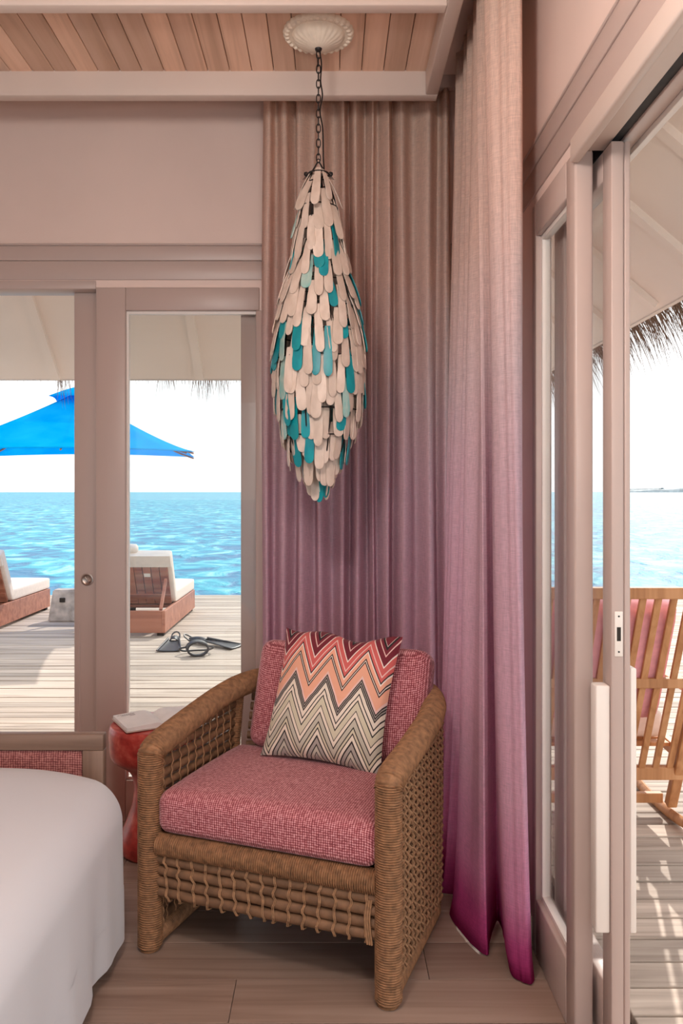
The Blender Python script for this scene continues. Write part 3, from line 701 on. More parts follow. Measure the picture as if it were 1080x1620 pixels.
# corner braid beside the front posts
for s in (-1, 1):
    m = MB()
    for k_ in range(2):
        pts = [(s*(HW-0.022)+0.005*math.sin(q*0.8+k_*PI)*1.0, 0.028+0.004*math.cos(q*0.8+k_*PI), 0.06+q*0.008) for q in range(62)]
        m.tube(pts, 0.0036, 5)
        pts = [(s*(HW+0.017), 0.034+0.006*math.sin(q*0.8+k_*PI), 0.06+q*0.008) for q in range(60)]
        m.tube(pts, 0.0042, 5)
    m.build('braid', 'cord', ch, True)
# back panel
for i in range(13):
    z = 0.24+i*0.032
    pts = [(-HW+0.02+t*(2*HW-0.04)/8, 0.54+max(0, z-0.3)*0.28+0.055*(1-((t-4)/4)**2), z) for t in range(9)]
    MB().tube(pts, 0.0142, 8).build('reed', 'reed', ch, True)
MB().box(-HW+0.02, HW-0.02, 0.02, 0.54, 0.300, 0.326, None, 0.006).build('seat_light_block', 'reed', ch)  # hidden panel under the cushion, added to block light
def squash(p):
    return Vector((p.x*(1+0.012*math.cos(p.y*6)), p.y, p.z))
o = rbox(0.668, 0.52, 0.122, 0.038, 18, 0.020, squash).build('seat_cushion', 'weave', ch, True, (0, 0.238, 0.405))
def piping(sx, sy, z, r=0.0035, rc=0.035):
    pts = []
    for cx_, cy_, a0 in ((sx/2-rc, sy/2-rc, 0), (-sx/2+rc, sy/2-rc, PI/2), (-sx/2+rc, -sy/2+rc, PI), (sx/2-rc, -sy/2+rc, 1.5*PI)):
        for q in range(6): a = a0+q*PI/10; pts.append((cx_+rc*math.cos(a), cy_+rc*math.sin(a), z))
    return MB().tube(pts, r, 6, False, closed=True)
bc = rbox(0.606, 0.36, 0.125, 0.045, 16, 0.022).build('back_cushion', 'weave', ch, True)
bc.location = (0.034, 0.532, 0.636); bc.rotation_euler = (math.radians(71), 0, 0)

# ------------------------------------------------------------------ zigzag pillow
def pil(u, v, sgn):
    x = 2*u-1; y = 2*v-1
    t = max(0, (1-abs(x)**2.6)*(1-abs(y)**2.6))**0.55
    px = x*(1-0.075*(1-y*y)*abs(x)**2)*0.203; py = y*(1-0.085*(1-x*x)*abs(y)**2)*0.212
    if y < 0: t *= 1.08
    wr_ = 0.004*math.sin(9*x+7*y)*math.sin(6*y-3)*(1-t)*t*3
    if y > 0.6: py += -0.010*math.sin(x*5.5)*(y-0.6)/0.4
    return Vector((px, py, sgn*(0.062*t)+wr_))
pm = MB(); pm.grid(lambda u, v: pil(u, v, 1), 40, 40); pm.grid(lambda u, v: pil(1-u, v, -1), 40, 40)
pe = pm.build('throw_pillow', 'zigzag', None, True)
def chair_to_world(p):
    return Matrix.Translation(CH) @ Matrix.Rotation(CHA, 4, 'Z') @ Vector(p)
pe.location = chair_to_world((0.047, 0.405, 0.674))
pe.rotation_euler = (Matrix.Rotation(CHA, 3, 'Z') @ Matrix.Rotation(math.radians(68), 3, 'X') @ Matrix.Rotation(math.radians(-3.0), 3, 'Z')).to_euler()
tag(pe, 'square zigzag patterned pillow in red, peach and grey on the armchair', 'pillow')

# ------------------------------------------------------------------ red side table and open book
tx, ty = -0.646, 3.055
prof = [(0.09, 0.0), (0.126, 0.004), (0.138, 0.03), (0.134, 0.06), (0.112, 0.11), (0.090, 0.17), (0.081, 0.225), (0.083, 0.265), (0.096, 0.30), (0.125, 0.325), (0.153, 0.345), (0.166, 0.368), (0.170, 0.40), (0.170, 0.445), (0.166, 0.462), (0.156, 0.472), (0.10, 0.475), (0.02, 0.475)]
pr = catmull([(p[0], p[1], 0) for p in prof], 4)
o = MB().lathe([(p.x, p.y) for p in pr], 56, (0, 0, 0), lambda a, t: 1+0.012*math.sin(3*a+5*t)+0.008*math.sin(7*a-9*t)*(1-abs(2*t-1))).build('side_table', 'redtable', None, True, (tx, ty, 0))
tag(o, 'glossy red mottled hourglass side table in front of the glass pane', 'side table')
bk = empty('open_book', (-0.634, 3.065, 0.4765), math.radians(29)); tag(bk, 'open book with white pages lying on the red side table', 'book')
BW, BH = 0.150, 0.195
MB().box(-BW-0.004, BW+0.004, -BH/2-0.004, BH/2+0.004, 0, 0.004, None, 0.001).build('cover', 'bookcover', bk)
for s in (-1, 1):
    def pg(u, v, s=s): 
        x = u*BW; z = 0.0045+0.020*math.sin(min(1, u*3.2)*PI/2)*(1-0.45*u)
        return (s*x, -BH/2+v*BH, z)
    m = MB(); nu = 14
    for (va, vb) in ((0, 1),):
        top = [pg(i/nu, v) for i in range(nu+1) for v in (0, 1)]
        bot = [(p[0], p[1], 0.0042) for p in top]
        n = len(top); fs = []
        for i in range(nu):
            a = 2*i
            q = (a, a+2, a+3, a+1) if s > 0 else (a, a+1, a+3, a+2)
            fs.append(q); fs.append(tuple(j+n for j in q[::-1])); fs.append((a, a+n, a+2+n, a+2)); fs.append((a+1, a+3, a+3+n, a+1+n))
        fs.append((n-2, n-1, 2*n-1, 2*n-2))
        m.add(top+bot, fs)
    m.build('page_block', 'page', bk, True)
    ln = MB()
    for i in range(3 if s < 0 else 0):
        v = 0.88-0.06*i; u0, u1 = 0.52, (0.94, 0.86, 0.66)[i]
        for q in range(8):
            ua = u0+(u1-u0)*q/8; ub = u0+(u1-u0)*(q+0.8)/8
            a = pg(ua, v); b_ = pg(ub, v); c_ = pg(ub, v+0.025); d_ = pg(ua, v+0.025)
            ln.add([(p[0], p[1], p[2]+0.0008) for p in (a, b_, c_, d_)], [(0, 1, 2, 3)])
    if ln.v: ln.build('printed_text', 'print', bk)

# ------------------------------------------------------------------ bed
bed = empty('bed', (-1.5, 1.4, 0)); tag(bed, 'bed under a smooth white cotton duvet with a wooden footboard', 'bed')
bx0, bx1, by0, by1 = -2.42, -0.595, 0.42, 2.455
HEM = 0.045-(0.5175-0.3075)
def duv(p):
    wx = p.x; lowf = max(0.0, min(1.0, (0.24-p.z)/0.36))
    hx, hy = (bx1-bx0)/2, (by1-by0)/2
    if wx > hx-0.06:
        p.x += lowf*(0.010*math.sin(p.y*15+1.0+p.z*2)+0.006*math.sin(p.y*34+p.z*5)) - 0.004*lowf - 0.03*max(0, 0.12-(hx-wx))*0
        if p.y > hy-0.35: p.x += 0.006*lowf*math.sin((p.y-hy)*40+p.z*3)
    if p.y > hy-0.10 and wx > hx-0.35:
        k_ = (p.y-(hy-0.10))/0.10*max(0, (wx-(hx-0.35))/0.35); p.y -= 0.05*k_; p.x -= 0.012*k_
    e = max(0, (wx-(hx-0.30))/0.30)**2
    p.z -= 0.045*e*(1 if p.z > 0 else 0)
    if p.z < HEM: p.z = HEM
    return p
dm = rbox(bx1-bx0, by1-by0, 0.455+0.16, 0.085, 58, 0.055, duv)
dm.build('duvet', 'sheet', bed, True, ((bx0+bx1)/2+1.5, (by0+by1)/2-1.4, 0.5175-0.3075))
for (lx, ly) in ((-0.655, 2.225), (-2.35, 2.225), (-0.640, 0.55), (-2.35, 0.55)):
    MB().lathe([(0.014, 0), (0.016, 0.004), (0.020, 0.052)], 16).build('bed_leg', 'dark', bed, True, (lx+1.5, ly-1.4, 0))
fx1 = (165-CX)/F*2.49; fx0 = -2.42; fz = 0.597
fb = MB().box(fx0, fx1, 2.478, 2.515, fz-0.048, fz, None, 0.003).build('footboard_rail', 'walnut', bed, True, (1.5, -1.4, 0))
MB().box(fx1-0.064, fx1, 2.4785, 2.5145, 0.08, fz-0.0482, None, 0.003).build('footboard_stile', 'walnutz', bed, True, (1.5, -1.4, 0))
MB().box(fx0, fx0+0.064, 2.4785, 2.5145, 0.08, fz-0.0482, None, 0.003).build('footboard_stile', 'walnutz', bed, True, (1.5, -1.4, 0))
o = rbox(fx1-fx0-0.13, 0.03, fz-0.048-0.10, 0.012, 8).build('footboard_panel', 'footweave', bed, True, ((fx0+fx1)/2+1.5, 2.498-1.4, (fz-0.048+0.10)/2))
MB().box(fx0+0.02, fx1-0.02, 2.482, 2.512, 0, 0.08, None, 0.003).build('footboard_base', 'walnut', bed, True, (1.5, -1.4, 0))

# ------------------------------------------------------------------ curtains
def drape(name, bottom, top, z0, z1, nv=60, n=10, wob=0.006, rip=0.004):
    B = catmull([(p[0], p[1], 0) for p in bottom], n); T = catmull([(p[0], p[1], 0) for p in top], n)
    nu = len(B)-1
    def f(u, v):
        i = int(round(u*nu)); t = v**0.5
        p = B[i].lerp(T[i], t); z = z0+(z1-z0)*v
        j = min(nu-1, i); tg = (B[j+1].lerp(T[j+1], t)-B[j].lerp(T[j], t)); nrm = Vector((-tg.y, tg.x, 0)).normalized() if tg.length > 1e-6 else Vector()
        p = p+nrm*rip*(0.35+0.65*v)*((0.4+0.6*math.sin(i*0.171+0.5*z))*math.sin(i*0.83+0.3*z)+0.7*math.sin(i*0.37+1.3))
        p = p+Vector((wob*math.sin(z*2.3+i*0.11), wob*math.cos(z*1.9+i*0.17), 0))
        return (p.x, p.y, z)
    m = MB().grid(f, nu, nv)
    o = m.build(name, 'curtain', None, 85)
    sd = o.modifiers.new('thick', 'SOLIDIFY'); sd.thickness = 0.0016; sd.offset = 0
    return o
# back curtain: gathered folds along the back wall
pb, pt = [], []
x = -0.272; s = 1; RR = random.Random(3)
while x < 0.50:
    st_ = RR.choice([0.022, 0.026, 0.034, 0.052, 0.040])
    am = RR.uniform(0.025, 0.066)
    pb.append((x, 3.185+s*am)); pt.append((x*0.98, 3.205+s*am*0.75)); x += st_; s = -s
cb = drape('curtain', pb, pt, 0.006, 2.90, 60, 9, 0.004, 0.0022)
tag(cb, 'ombre linen curtain, beige fading to mauve, hanging against the back wall', 'curtain')
bot = [(.430, 3.07), (.372, 3.03), (.440, 2.985), (.360, 2.94), (.430, 2.885), (.352, 2.83), (.425, 2.78), (.368, 2.72), (.440, 2.68), (.374, 2.585), (.402, 2.44), (.448, 2.346), (.470, 2.42), (.512, 2.535), (.516, 2.44), (.500, 2.27), (.520, 2.218), (.548, 2.225), (.566, 2.34), (.574, 2.46)]
top = [(.500, 3.07), (.462, 3.03), (.505, 2.985), (.458, 2.94), (.505, 2.885), (.456, 2.83), (.505, 2.78), (.458, 2.72), (.505, 2.68), (.452, 2.60), (.478, 2.54), (.440, 2.46), (.462, 2.43), (.478, 2.41), (.455, 2.36), (.436, 2.32), (.472, 2.265), (.503, 2.235), (.522, 2.27), (.535, 2.42)]
c2 = drape('curtain', bot, top, 0.006, 2.90, 60, 14, 0.003, 0.0028)
tag(c2, 'ombre linen curtain, cream fading to magenta at its hem, beside the right window', 'curtain')

# ------------------------------------------------------------------ pendant lamp
PX, PY = (503.5-CX)/F*2.69, 2.69
SC = F/PY
def pz(py): return H+(CY-py)/SC
pd = empty('pendant_lamp', (PX, PY, pz(782))); tag(pd, 'teardrop pendant lamp layered with cream and teal petals hanging from a chain', 'pendant lamp')
zo = pz(782)
def rosef(a, t):
    return 1+(0.035*abs(math.sin(15*a)) if t < 0.35 else (0.02*math.sin(24*a) if 0.62 < t < 0.9 else 0))
rose = MB().lathe([(0.112, 0.0), (0.113, -0.007), (0.110, -0.013), (0.103, -0.017), (0.094, -0.015), (0.086, -0.013), (0.083, -0.020), (0.076, -0.030), (0.062, -0.039), (0.045, -0.045), (0.030, -0.052), (0.010, -0.056)], 180, (0, 0, 0), rosef)
rose.build('ceiling_rose', 'plaster', pd, True, (0, 0, ZC-zo))
for q in range(30):
    a = 2*PI*(q+0.5)/30
    MB().lathe([(0.001, -0.004), (0.006, -0.003), (0.0085, 0.0), (0.006, 0.003), (0.001, 0.004)], 8).build('scallop', 'plaster', pd, True, (0.103*math.cos(a), 0.103*math.sin(a), ZC-0.016-zo))
zr = ZC-0.056-zo
MB().lathe([(0.009, 0.004), (0.012, 0.0), (0.010, -0.006), (0.004, -0.010)], 16, (0, 0, zr)).build('hook', 'black', pd, True)
zt = pz(256)-zo
nl = 15; pitch = (zr-0.006-zt)/nl
lk = []
for a in range(20):
    t = 2*PI*a/20; lk.append((0.0065*math.cos(t), 0, (pitch*0.5-0.002)*math.sin(t)+0.0045*math.copysign(abs(math.sin(t))**0.5, math.sin(t))))
lm = MB().tube(lk, 0.0019, 6, False, closed=True).mesh('chain_link', 'black', True)
for i in range(nl):
    link('chain_link', lm, pd, (0, 0, zr-0.006-pitch*(i+0.5)), (0, 0, (PI/2*(i % 2))+R.uniform(-.15, .15)))
cd = [(0.004, 0.002, zr-0.004), (0.010, 0.004, zr-0.05), (0.007, 0.008, zr-0.10), (0.013, 0.006, zr-0.15), (0.005, 0.008, zr-0.20), (0.014, 0.006, zr-0.26), (0.016, 0.004, zt+0.02), (0.018, 0.0, zt-0.03), (0.010, 0, zt-0.06)]
MB().tube(catmull(cd, 8), 0.0024, 7).build('power_cord', 'black', pd, True)
zring = pz(276)-zo
fr_ = MB()
fr_.tube([(0.034*math.cos(2*PI*a/28), 0.034*math.sin(2*PI*a/28), zring) for a in range(28)], 0.0028, 6, False, closed=True)
for s in (-1, 1):
    fr_.tube([(s*0.002, 0, zt), (s*0.012, 0, zt-0.018), (s*0.027, 0, zring)], 0.0026, 6)
fr_.tube([(0.005*math.cos(2*PI*a/14), 0, zt+0.003+0.006*math.sin(2*PI*a/14)) for a in range(14)], 0.0018, 6, False, closed=True)
for s in (-1, 1):
    for k_ in range(2):
        fr_.tube([(s*(0.040+0.006*math.cos(2*PI*a/14)), 0.004*k_, zring+0.001+0.006*math.sin(2*PI*a/14+k_)) for a in range(14)], 0.0019, 6, False, closed=True)
    for k_ in range(4):
        fr_.tube([(s*0.038, 0, zring), (s*(0.036+0.005*k_), 0.002*k_, zring-0.016)], 0.0009, 4)
fr_.build('hanger', 'black', pd, True)
prf = [(272, 0.034), (300, 0.056), (330, 0.074), (365, 0.080), (400, 0.086), (440, 0.108), (480, 0.134), (520, 0.148), (560, 0.154), (600, 0.152), (640, 0.144), (680, 0.130), (710, 0.108), (740, 0.080), (770, 0.038), (790, 0.018)]
def prad(py):
    for (a, r0), (b_, r1) in zip(prf, prf[1:]):
        if a <= py <= b_: return r0+(r1-r0)*(py-a)/(b_-a)
    return prf[-1][1]
# wire frame inside
wf_ = MB()
for py in range(290, 720, 40):
    r_ = max(0.02, prad(py)-0.012); zz = pz(py)-zo
    wf_.tube([(r_*math.cos(2*PI*a/28), r_*math.sin(2*PI*a/28), zz) for a in range(28)], 0.0022, 5, False, closed=True)
for a in range(10):
    t = 2*PI*a/10
    wf_.tube([(max(0.02, prad(py)-0.013)*math.cos(t), max(0.02, prad(py)-0.013)*math.sin(t), pz(py)-zo) for py in range(276, 720, 20)], 0.0022, 5)
wf_.build('wire_frame', 'black', pd, True)
def petal(lng, wid, mat, seed):
    rr_ = random.Random(seed); m = MB(); n = 14; out = []
    for i in range(n+1):
        t = i/n
        t = t if t < 0.7 else 0.7+0.3*(1-max(0.0, 1-(t-0.7)/0.3)**1.8)
        wv = wid/2*(0.62+0.42*math.sin(min(1, t*1.15)*PI/2))*(1 if t < 0.86 else math.sqrt(max(0.0, 1-((t-0.86)/0.14)**2))*0.999+0.001)
        out.append((wv, -t*lng, 0.004*math.sin(t*PI)*rr_.uniform(0.9, 1.1)))
    vs = []
    th_ = 0.0021
    for wv, z, b_ in out:
        sk = rr_.uniform(-.0006, .0006)
        vs += [(-wv+sk, b_+th_*0.6, z), (0+sk, b_+th_, z), (wv+sk, b_+th_*0.6, z), (wv+sk, b_-th_*0.6, z), (0+sk, b_-th_, z), (-wv+sk, b_-th_*0.6, z)]
    fs = [(i*6+k, i*6+(k+1) % 6, (i+1)*6+(k+1) % 6, (i+1)*6+k) for i in range(n) for k in range(6)]+[tuple(range(6))[::-1], tuple(n*6+k for k in range(6))]
    m.add(vs, fs); return m.mesh('petal', mat, 40)
PM = {}
for mt in ('petal_cream', 'petal_teal', 'petal_pale'):
    PM[mt] = [petal(0.124+0.012*i, 0.0275+0.0025*((i*2) % 3), mt, i) for i in range(4)]
rowp = [274, 312, 350, 386, 420, 455, 490, 526, 562, 598, 634, 668, 700, 722]
RP = random.Random(44); cnt = 0
for ri, py in enumerate(rowp):
    r0 = prad(py); n = max(8, int(round(2*PI*r0/0.0310)))
    n = min(n, 30)
    if ri >= 12: n = max(9, int(n*0.9))
    for k_ in range(n):
        if cnt >= 299: break
        a = 2*PI*(k_+0.5*(ri % 2)+RP.uniform(-.16, .16))/n
        pj = py+RP.uniform(-9, 9)
        tip = prad(min(786, pj+62))
        lean = math.atan2(tip-(prad(max(273, pj))-0.016), 0.130)
        lean = max(-0.04, min(0.46, lean))+RP.uniform(-0.05, 0.06)
        q = RP.random(); mt = 'petal_cream' if q < 0.75 else ('petal_teal' if q < 0.92 else 'petal_pale')
        me = RP.choice(PM[mt])
        # petal hangs along -z; local +y faces outward
        mat = Matrix.Rotation(a-PI/2, 3, 'Z') @ Matrix.Rotation(lean, 3, 'X') @ Matrix.Rotation(RP.uniform(-.10, .10), 3, 'Y') @ Matrix.Rotation(RP.uniform(-.25, .25), 3, 'Z')
        rad = max(0.022, tip-0.130*math.tan(lean))+RP.uniform(-0.004, 0.004)
        o = link('petal', me, pd, (rad*math.cos(a), rad*math.sin(a), pz(pj)-zo)); o.rotation_euler = mat.to_euler(); cnt += 1
        if RP.random() < 0.25: o.scale = (1, 1, RP.uniform(0.85, 1.0))

# ------------------------------------------------------------------ loungers on the deck
def lounger(x1, y0, label, head):
    root = empty('sun_lounger', (x1, y0, -0.010)); tag(root, label, 'sun lounger', 'sun loungers facing the sea')
    W_ = 0.74; LEN = 1.68
    MB().box(-W_, -W_+0.03, 0, LEN, 0.03, 0.235, None, 0.004).build('side_board', 'mahog', root)
    MB().box(-0.03, 0, 0, LEN, 0.03, 0.235, None, 0.004).build('side_board', 'mahog', root)
    MB().box(-W_+0.03, -0.03, 0.0, 0.03, 0.03, 0.235, None, 0.004).build('end_board', 'mahog', root)
    MB().box(-W_+0.03, -0.03, LEN-0.03, LEN, 0.03, 0.235, None, 0.004).build('end_board', 'mahog', root)
    MB().box(-W_+0.03, -0.03, 0.58, LEN-0.03, 0.19, 0.215).build('bed_panel', 'mahog', root)
    for lx in (-W_+0.05, -0.05):
        for ly in (0.06, LEN-0.06): MB().box(lx-0.03, lx+0.03, ly-0.03, ly+0.03, 0, 0.031).build('foot', 'dark', root)
    # backrest hinged at y=.55, leaning back towards the house
    an = math.radians(60); hy, hzz = 0.56, 0.235
    mt = Matrix.Translation((-W_/2, hy, hzz)) @ Matrix.Rotation(-an, 4, 'X')   # local -y runs up the backrest
    nb = 8
    for i in range(nb):
        a0 = -W_/2+0.04+i*(W_-0.08)/nb
        MB().box(a0, a0+(W_-0.08)/nb-0.006, -0.50, 0.0, -0.012, 0.010, mt).build('back_slat', 'mahog', root)
    MB().box(-W_/2+0.04, W_/2-0.04, -0.12, -0.07, -0.03, -0.0125, mt).build('back_batten', 'mahog', root)
    for lx in (-0.30, 0.30):
        p = mt @ Vector((lx, -0.30, -0.02)); MB().bar((p.x, 0.14, 0.22), p, 0.025, 0.035).build('back_prop', 'mahog', root)
    m = rbox(W_-0.01, 0.56, 0.095, 0.02, 8, 0.01).build('back_cushion', 'lcush', root, True)
    m.matrix_local = mt @ Matrix.Translation((0, -0.285, 0.060))
    o = MB().box(-W_/2+0.005, W_/2-0.005, -0.572, -0.44, -0.016, 0.014, mt, 0.004).build('cushion_flap', 'lcush', root)
    m = rbox(W_-0.01, LEN-hy-0.01, 0.12, 0.02, 8, 0.012).build('seat_cushion', 'lcush', root, True, (-W_/2, hy+(LEN-hy)/2+0.02, 0.235+0.062))
    o = MB().box(0.09, 0.15, -0.365, -0.325, -0.0135, -0.0122, mt).build('fabric_tag', 'white', root)
    if head:
        m = rbox(0.34, 0.09, 0.10, 0.04, 6).build('head_cushion', 'lcush', root, True); m.matrix_local = mt @ Matrix.Translation((-0.13, -0.585, 0.09))
    return root
lounger(-1.53, 7.62, 'wooden sun lounger with raised back, cream cushions and a head roll, behind the swim fins', True)
lounger(-3.20, 7.72, 'wooden sun lounger with raised back and no head roll beside the concrete block', False)

# ------------------------------------------------------------------ umbrella with concrete base
ux, uy = -2.634, 8.58
ub = empty('umbrella_base', (ux, uy, -0.010)); tag(ub, 'weathered grey concrete umbrella base block with a hand hole on the deck', 'umbrella base')
m = MB(); hw, hd, hh = 0.27, 0.13, 0.325
vs = [(-hw, -hd, 0), (hw, -hd, 0), (hw, hd, 0), (-hw, hd, 0), (-hw+0.035, -hd+0.05, hh), (hw-0.035, -hd+0.05, hh), (hw-0.035, hd-0.05, hh), (-hw+0.035, hd-0.05, hh)]
m.add(vs, [(3, 2, 1, 0), (4, 5, 6, 7), (0, 1, 5, 4), (1, 2, 6, 5), (2, 3, 7, 6), (3, 0, 4, 7)])
bmm = bmesh.new(); me_ = m.mesh('block', 'stone'); bmm.from_mesh(me_); bmesh.ops.bevel(bmm, geom=bmm.edges[:], offset=0.012, segments=2, affect='EDGES'); bmm.to_mesh(me_); bmm.free()
link('block', me_, ub)
MB().box(-0.155, -0.100, -hd+0.018, -hd+0.05, 0.20, 0.245, None, 0.004).build('hand_hole', 'dark', ub)
um = empty('beach_umbrella', (ux, uy, hh-0.012)); tag(um, 'bright blue square umbrella open above the loungers on the deck', 'umbrella')
zb = hh-0.012
MB().tube([(0, 0, 0.002), (0, 0, 2.40-zb)], 0.022, 14).build('pole', 'mahog', um, True)
RU = 1.70; a0 = math.radians(-35.6); ZT, ZL = 2.375, 1.722
def cano(u, v, k):
    # u: 0 apex .. 1 edge ; v: 0..1 between corner k and k+1
    A = Vector((math.cos(a0+k*PI/2), math.sin(a0+k*PI/2), 0))*RU; B = Vector((math.cos(a0+(k+1)*PI/2), math.sin(a0+(k+1)*PI/2), 0))*RU
    p = A.lerp(B, v)
    sag = 4*v*(1-v)
    p = p*(1-0.05*sag)*u
    z = ZL+(ZT-ZL)*((1-u)**1.25) + 0.03*sag*u*u + 0.035*p.y/RU
    return (p.x, p.y, z-zb)
cm = MB()
for k_ in range(4): cm.grid(lambda u, v, k_=k_: cano(u, v, k_), 14, 14)
co = cm.build('canopy', 'canopy', um, 40)
sd = co.modifiers.new('thick', 'SOLIDIFY'); sd.thickness = 0.003
vm = MB()
for k_ in range(4):
    def vt(u, v, k_=k_):
        p = cano(max(0.0, u)*0.21, v, k_); return (p[0], p[1], ZT+0.055-0.13*u**1.15-zb+0.01*4*v*(1-v)*u)
    vm.grid(vt, 4, 8)
vo_ = vm.build('vent_cap', 'canopy', um, 40); vo_.modifiers.new('thick', 'SOLIDIFY').thickness = 0.003
MB().lathe([(0.02, 0), (0.028, 0.01), (0.02, 0.03), (0.008, 0.045)], 16, (0, 0, 2.40-zb)).build('finial', 'mahog', um, True)
for k_ in range(8):
    pts = []
    for q in range(9):
        u = 0.05+0.94*q/8
        if k_ % 2 == 0: p = cano(u, 0, k_//2)
        else: p = cano(u*0.99, 0.5, k_//2)
        pts.append((p[0], p[1], p[2]-0.018))
    rb_ = MB().tube(pts, 0.010, 6).build('rib', 'mahog', um, True)
    p = pts[4]; MB().tube([(0.03*math.copysign(1, p[0]), 0.03*math.copysign(1, p[1]), 1.98-zb), p], 0.008, 6).build('strut', 'mahog', rb_, True)
MB().lathe([(0.030, 0), (0.045, 0.01), (0.045, 0.05), (0.030, 0.06)], 16, (0, 0, 1.95-zb)).build('runner', 'mahog', um, True)

# ------------------------------------------------------------------ swim fins and mask
def fin(loc, rz, tilt, label):
    root = empty('swim_fin', loc, rz); tag(root, label, 'swim fin', 'swim fins on the deck')
    m = MB(); n = 12
    def bl(u, v):
        w_ = 0.055+0.065*u; x = (2*v-1)*w_
        return (x, -u*0.40, 0.035*(1-u)+0.010+0.012*abs(2*v-1)**3-tilt*u*0)
    g = MB(); g.grid(bl, 12, 10); o = g.build('blade', 'rubber', root, True); o.modifiers.new('thick', 'SOLIDIFY').thickness = 0.006
    for s in (-1, 1):
        MB().tube([(s*(0.055+0.065*u_), -u_*0.40, 0.047*(1-u_)+0.018) for u_ in (0, 0.25, 0.5, 0.75, 1)], lambda t: 0.011-0.005*t, 7).build('side_rib', 'rubber', root, True)
    def pk(u, v):
        a = PI*v; rr_ = 0.055-0.012*u
        return (rr_*math.cos(a), u*0.20-0.03, 0.012+(0.055+0.018*math.sin(u*PI))*math.sin(a)*(1-0.35*u)+0.02*u)
    g = MB(); g.grid(pk, 10, 14); o = g.build('foot_pocket', 'rubber', root, True); o.modifiers.new('thick', 'SOLIDIFY').thickness = 0.005
    root.scale = (0.85,)*3
    MB().tube(catmull([(-0.045, 0.15, 0.04), (-0.035, 0.22, 0.075), (0, 0.245, 0.09), (0.035, 0.22, 0.075), (0.045, 0.15, 0.04)], 6), 0.008, 6).build('heel_strap', 'rubber', root, True)
    return root
fin((-1.37, 7.20, -0.009), math.radians(4), 0, 'black swim fin lying blade towards the house beside the lounger')
fin((-1.10, 7.18, -0.009), math.radians(64), 0, 'black swim fin lying crosswise beyond the diving mask')
mk = empty('diving_mask', (-1.08, 6.70, -0.009), math.radians(15)); tag(mk, 'black diving mask with clear lens lying on the deck by the fins', 'diving mask')
sk = MB(); sk.grid(lambda u, v: (0.085*math.cos(2*PI*v)*(1+0.10*u), -0.03+0.08*u, 0.062+0.058*math.sin(2*PI*v)*(1+0.10*u)), 6, 28)
o = sk.build('skirt', 'rubber', mk, True); o.modifiers.new('thick', 'SOLIDIFY').thickness = 0.008
MB().tube([(0.083*math.cos(2*PI*a/28), -0.032, 0.062+0.055*math.sin(2*PI*a/28)) for a in range(28)], 0.009, 7, False, closed=True).build('lens_frame', 'rubber', mk, True)
MB().lathe([(0.078, 0), (0.078, 0.003)], 28).build('lens', 'glass', mk, True, (0, -0.028, 0.062)).rotation_euler = (PI/2, 0, 0)
MB().tube(catmull([(0.09, 0.04, 0.07), (0.14, 0.08, 0.05), (0.10, 0.14, 0.02), (0, 0.17, 0.014), (-0.10, 0.14, 0.02), (-0.14, 0.08, 0.05), (-0.09, 0.04, 0.07)], 6), 0.008, 6).build('strap', 'rubber', mk, True)

# ------------------------------------------------------------------ rocking chair outside the right door
rc = empty('rocking_chair', (1.075, 3.30, -0.010)); tag(rc, 'slatted teak rocking chair with pink cushions seen from behind on the deck', 'rocking chair')
W2 = 0.335
def bz(z): return -0.33*(z-0.20)/0.76      # y of the back plane at height z (leans towards the house)
def rail(z, hgt, th_, name='back_rail'):
    return MB().bar((-W2, bz(z), z), (W2, bz(z), z), th_, hgt, (0, 0, 1), 0.004).build(name, 'teak', rc)
rail(0.975, 0.042, 0.034); rail(0.615, 0.038, 0.030); rail(0.215, 0.052, 0.034)
for s in (-1, 1):
    MB().bar((s*(W2-0.018), bz(0.06), 0.06), (s*(W2-0.018), bz(0.99), 0.99), 0.036, 0.040, (1, 0, 0), 0.004).build('back_post', 'teak', rc)
n = 11
for i in range(n):
    xx = -W2+0.055+i*(2*W2-0.11)/(n-1)
    MB().bar((xx, bz(0.238), 0.238), (xx, bz(0.957), 0.957), 0.014, 0.025, (1, 0, 0), 0.002).build('back_slat', 'teak', rc)
for s in (-1, 1):
    pts = catmull([(s*(W2-0.018), -0.22, 0.085), (s*(W2-0.018), -0.05, 0.035), (s*(W2-0.018), 0.25, 0.018), (s*(W2-0.018), 0.50, 0.040), (s*(W2-0.018), 0.68, 0.09)], 6)
    MB().tube(pts, 0.022, 8, squash=(0.8, 1.0)).build('rocker', 'teak', rc, True)
    MB().bar((s*(W2-0.018), 0.50, 0.05), (s*(W2-0.018), 0.52, 0.56), 0.036, 0.036, (1, 0, 0), 0.004).build('front_leg', 'teak', rc)
    MB().bar((s*(W2-0.01), -0.18, 0.575), (s*(W2-0.01), 0.57, 0.585), 0.06, 0.025, (0, 0, 1), 0.004).build('armrest', 'teak', rc)
    MB().bar((s*(W2-0.018), 0.02, 0.30), (s*(W2-0.018), 0.52, 0.33), 0.03, 0.05, (0, 0, 1), 0.003).build('seat_rail', 'teak', rc)
for i in range(7):
    MB().bar((-W2+0.03, 0.06+i*0.07, 0.315+i*0.003), (W2-0.03, 0.06+i*0.07, 0.315+i*0.003), 0.05, 0.014).build('seat_slat', 'teak', rc)
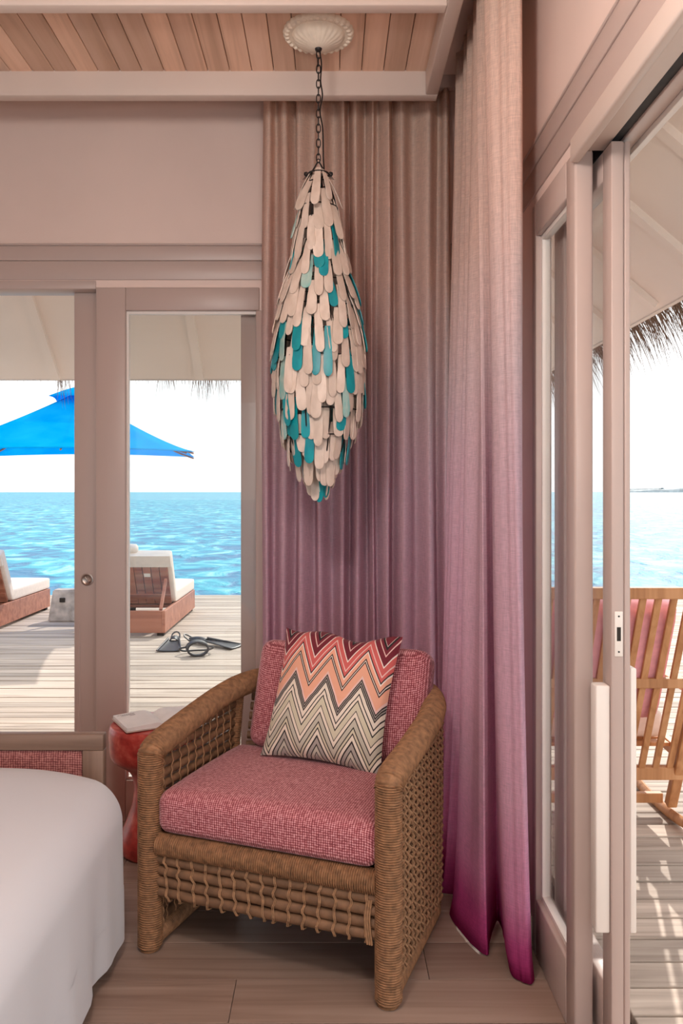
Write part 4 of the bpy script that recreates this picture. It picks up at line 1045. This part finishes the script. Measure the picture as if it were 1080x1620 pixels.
MB().bar((-W2+0.03, 0.12, 0.07), (W2-0.03, 0.12, 0.07), 0.03, 0.04, (0, 0, 1), 0.003).build('stretcher', 'teak', rc)
MB().bar((0.06, 0.02, 0.19), (0.20, 0.30, 0.06), 0.03, 0.03, (0, 0, 1), 0.003).build('brace', 'teak', rc)
o = rbox(2*W2-0.10, 0.50, 0.11, 0.03, 8, 0.015).build('seat_cushion', 'creamcush', rc, True, (0, 0.29, 0.392))
o = rbox(2*W2-0.16, 0.52, 0.11, 0.04, 8, 0.02).build('back_cushion', 'pinkcush', rc, True)
o.location = (-0.03, 0.0, 0.70); o.rotation_euler = (math.radians(113.5), 0, 0)
o.location = (-0.04, bz(0.70)+0.085, 0.70)

# ------------------------------------------------------------------ unseen opal globes, added to brighten the room
GL = ('unseen opal globe added as fill light beside the open sliding door', 'unseen opal globe added as fill light below the boarded ceiling')
for (lx, ly, lz, ls), lab in zip(FILL_GLOBES, GL):
    stand = lz < 2; ro = empty('fill_globe', (lx, ly, lz)); tag(ro, lab, 'lamp', 'opal globes added as fill light')
    gp = [(0.03, 0.126)]+[(0.13*math.sin(PI*q/20), 0.13*math.cos(PI*q/20)) for q in range(2, 20)]+[(0.01, -0.1298)]
    MB().lathe(gp, 32).build('globe', mk_fill_glow(ls), ro, True)
    if stand:
        MB().tube([(0, 0, -0.135), (0, 0, -lz+0.01)], 0.010, 10).build('pole', 'black', ro, True)
        MB().lathe([(0.12, 0.001), (0.125, 0.006), (0.12, 0.018), (0.02, 0.024)], 32, (0, 0, -lz)).build('base', 'black', ro, True)
        MB().lathe([(0.036, -0.122), (0.036, -0.14), (0.012, -0.15)], 24).build('neck', 'steel', ro, True)
        continue
    MB().tube([(0, 0, 0.12), (0, 0, ZC-lz-0.02)], 0.004, 8).build('cord', 'black', ro, True)
    MB().lathe([(0.045, 0.0), (0.05, -0.01), (0.02, -0.03)], 24, (0, 0, ZC-lz)).build('ceiling_cup', 'white', ro, True)
    MB().lathe([(0.034, 0.125), (0.036, 0.15), (0.012, 0.165)], 24).build('neck', 'steel', ro, True)
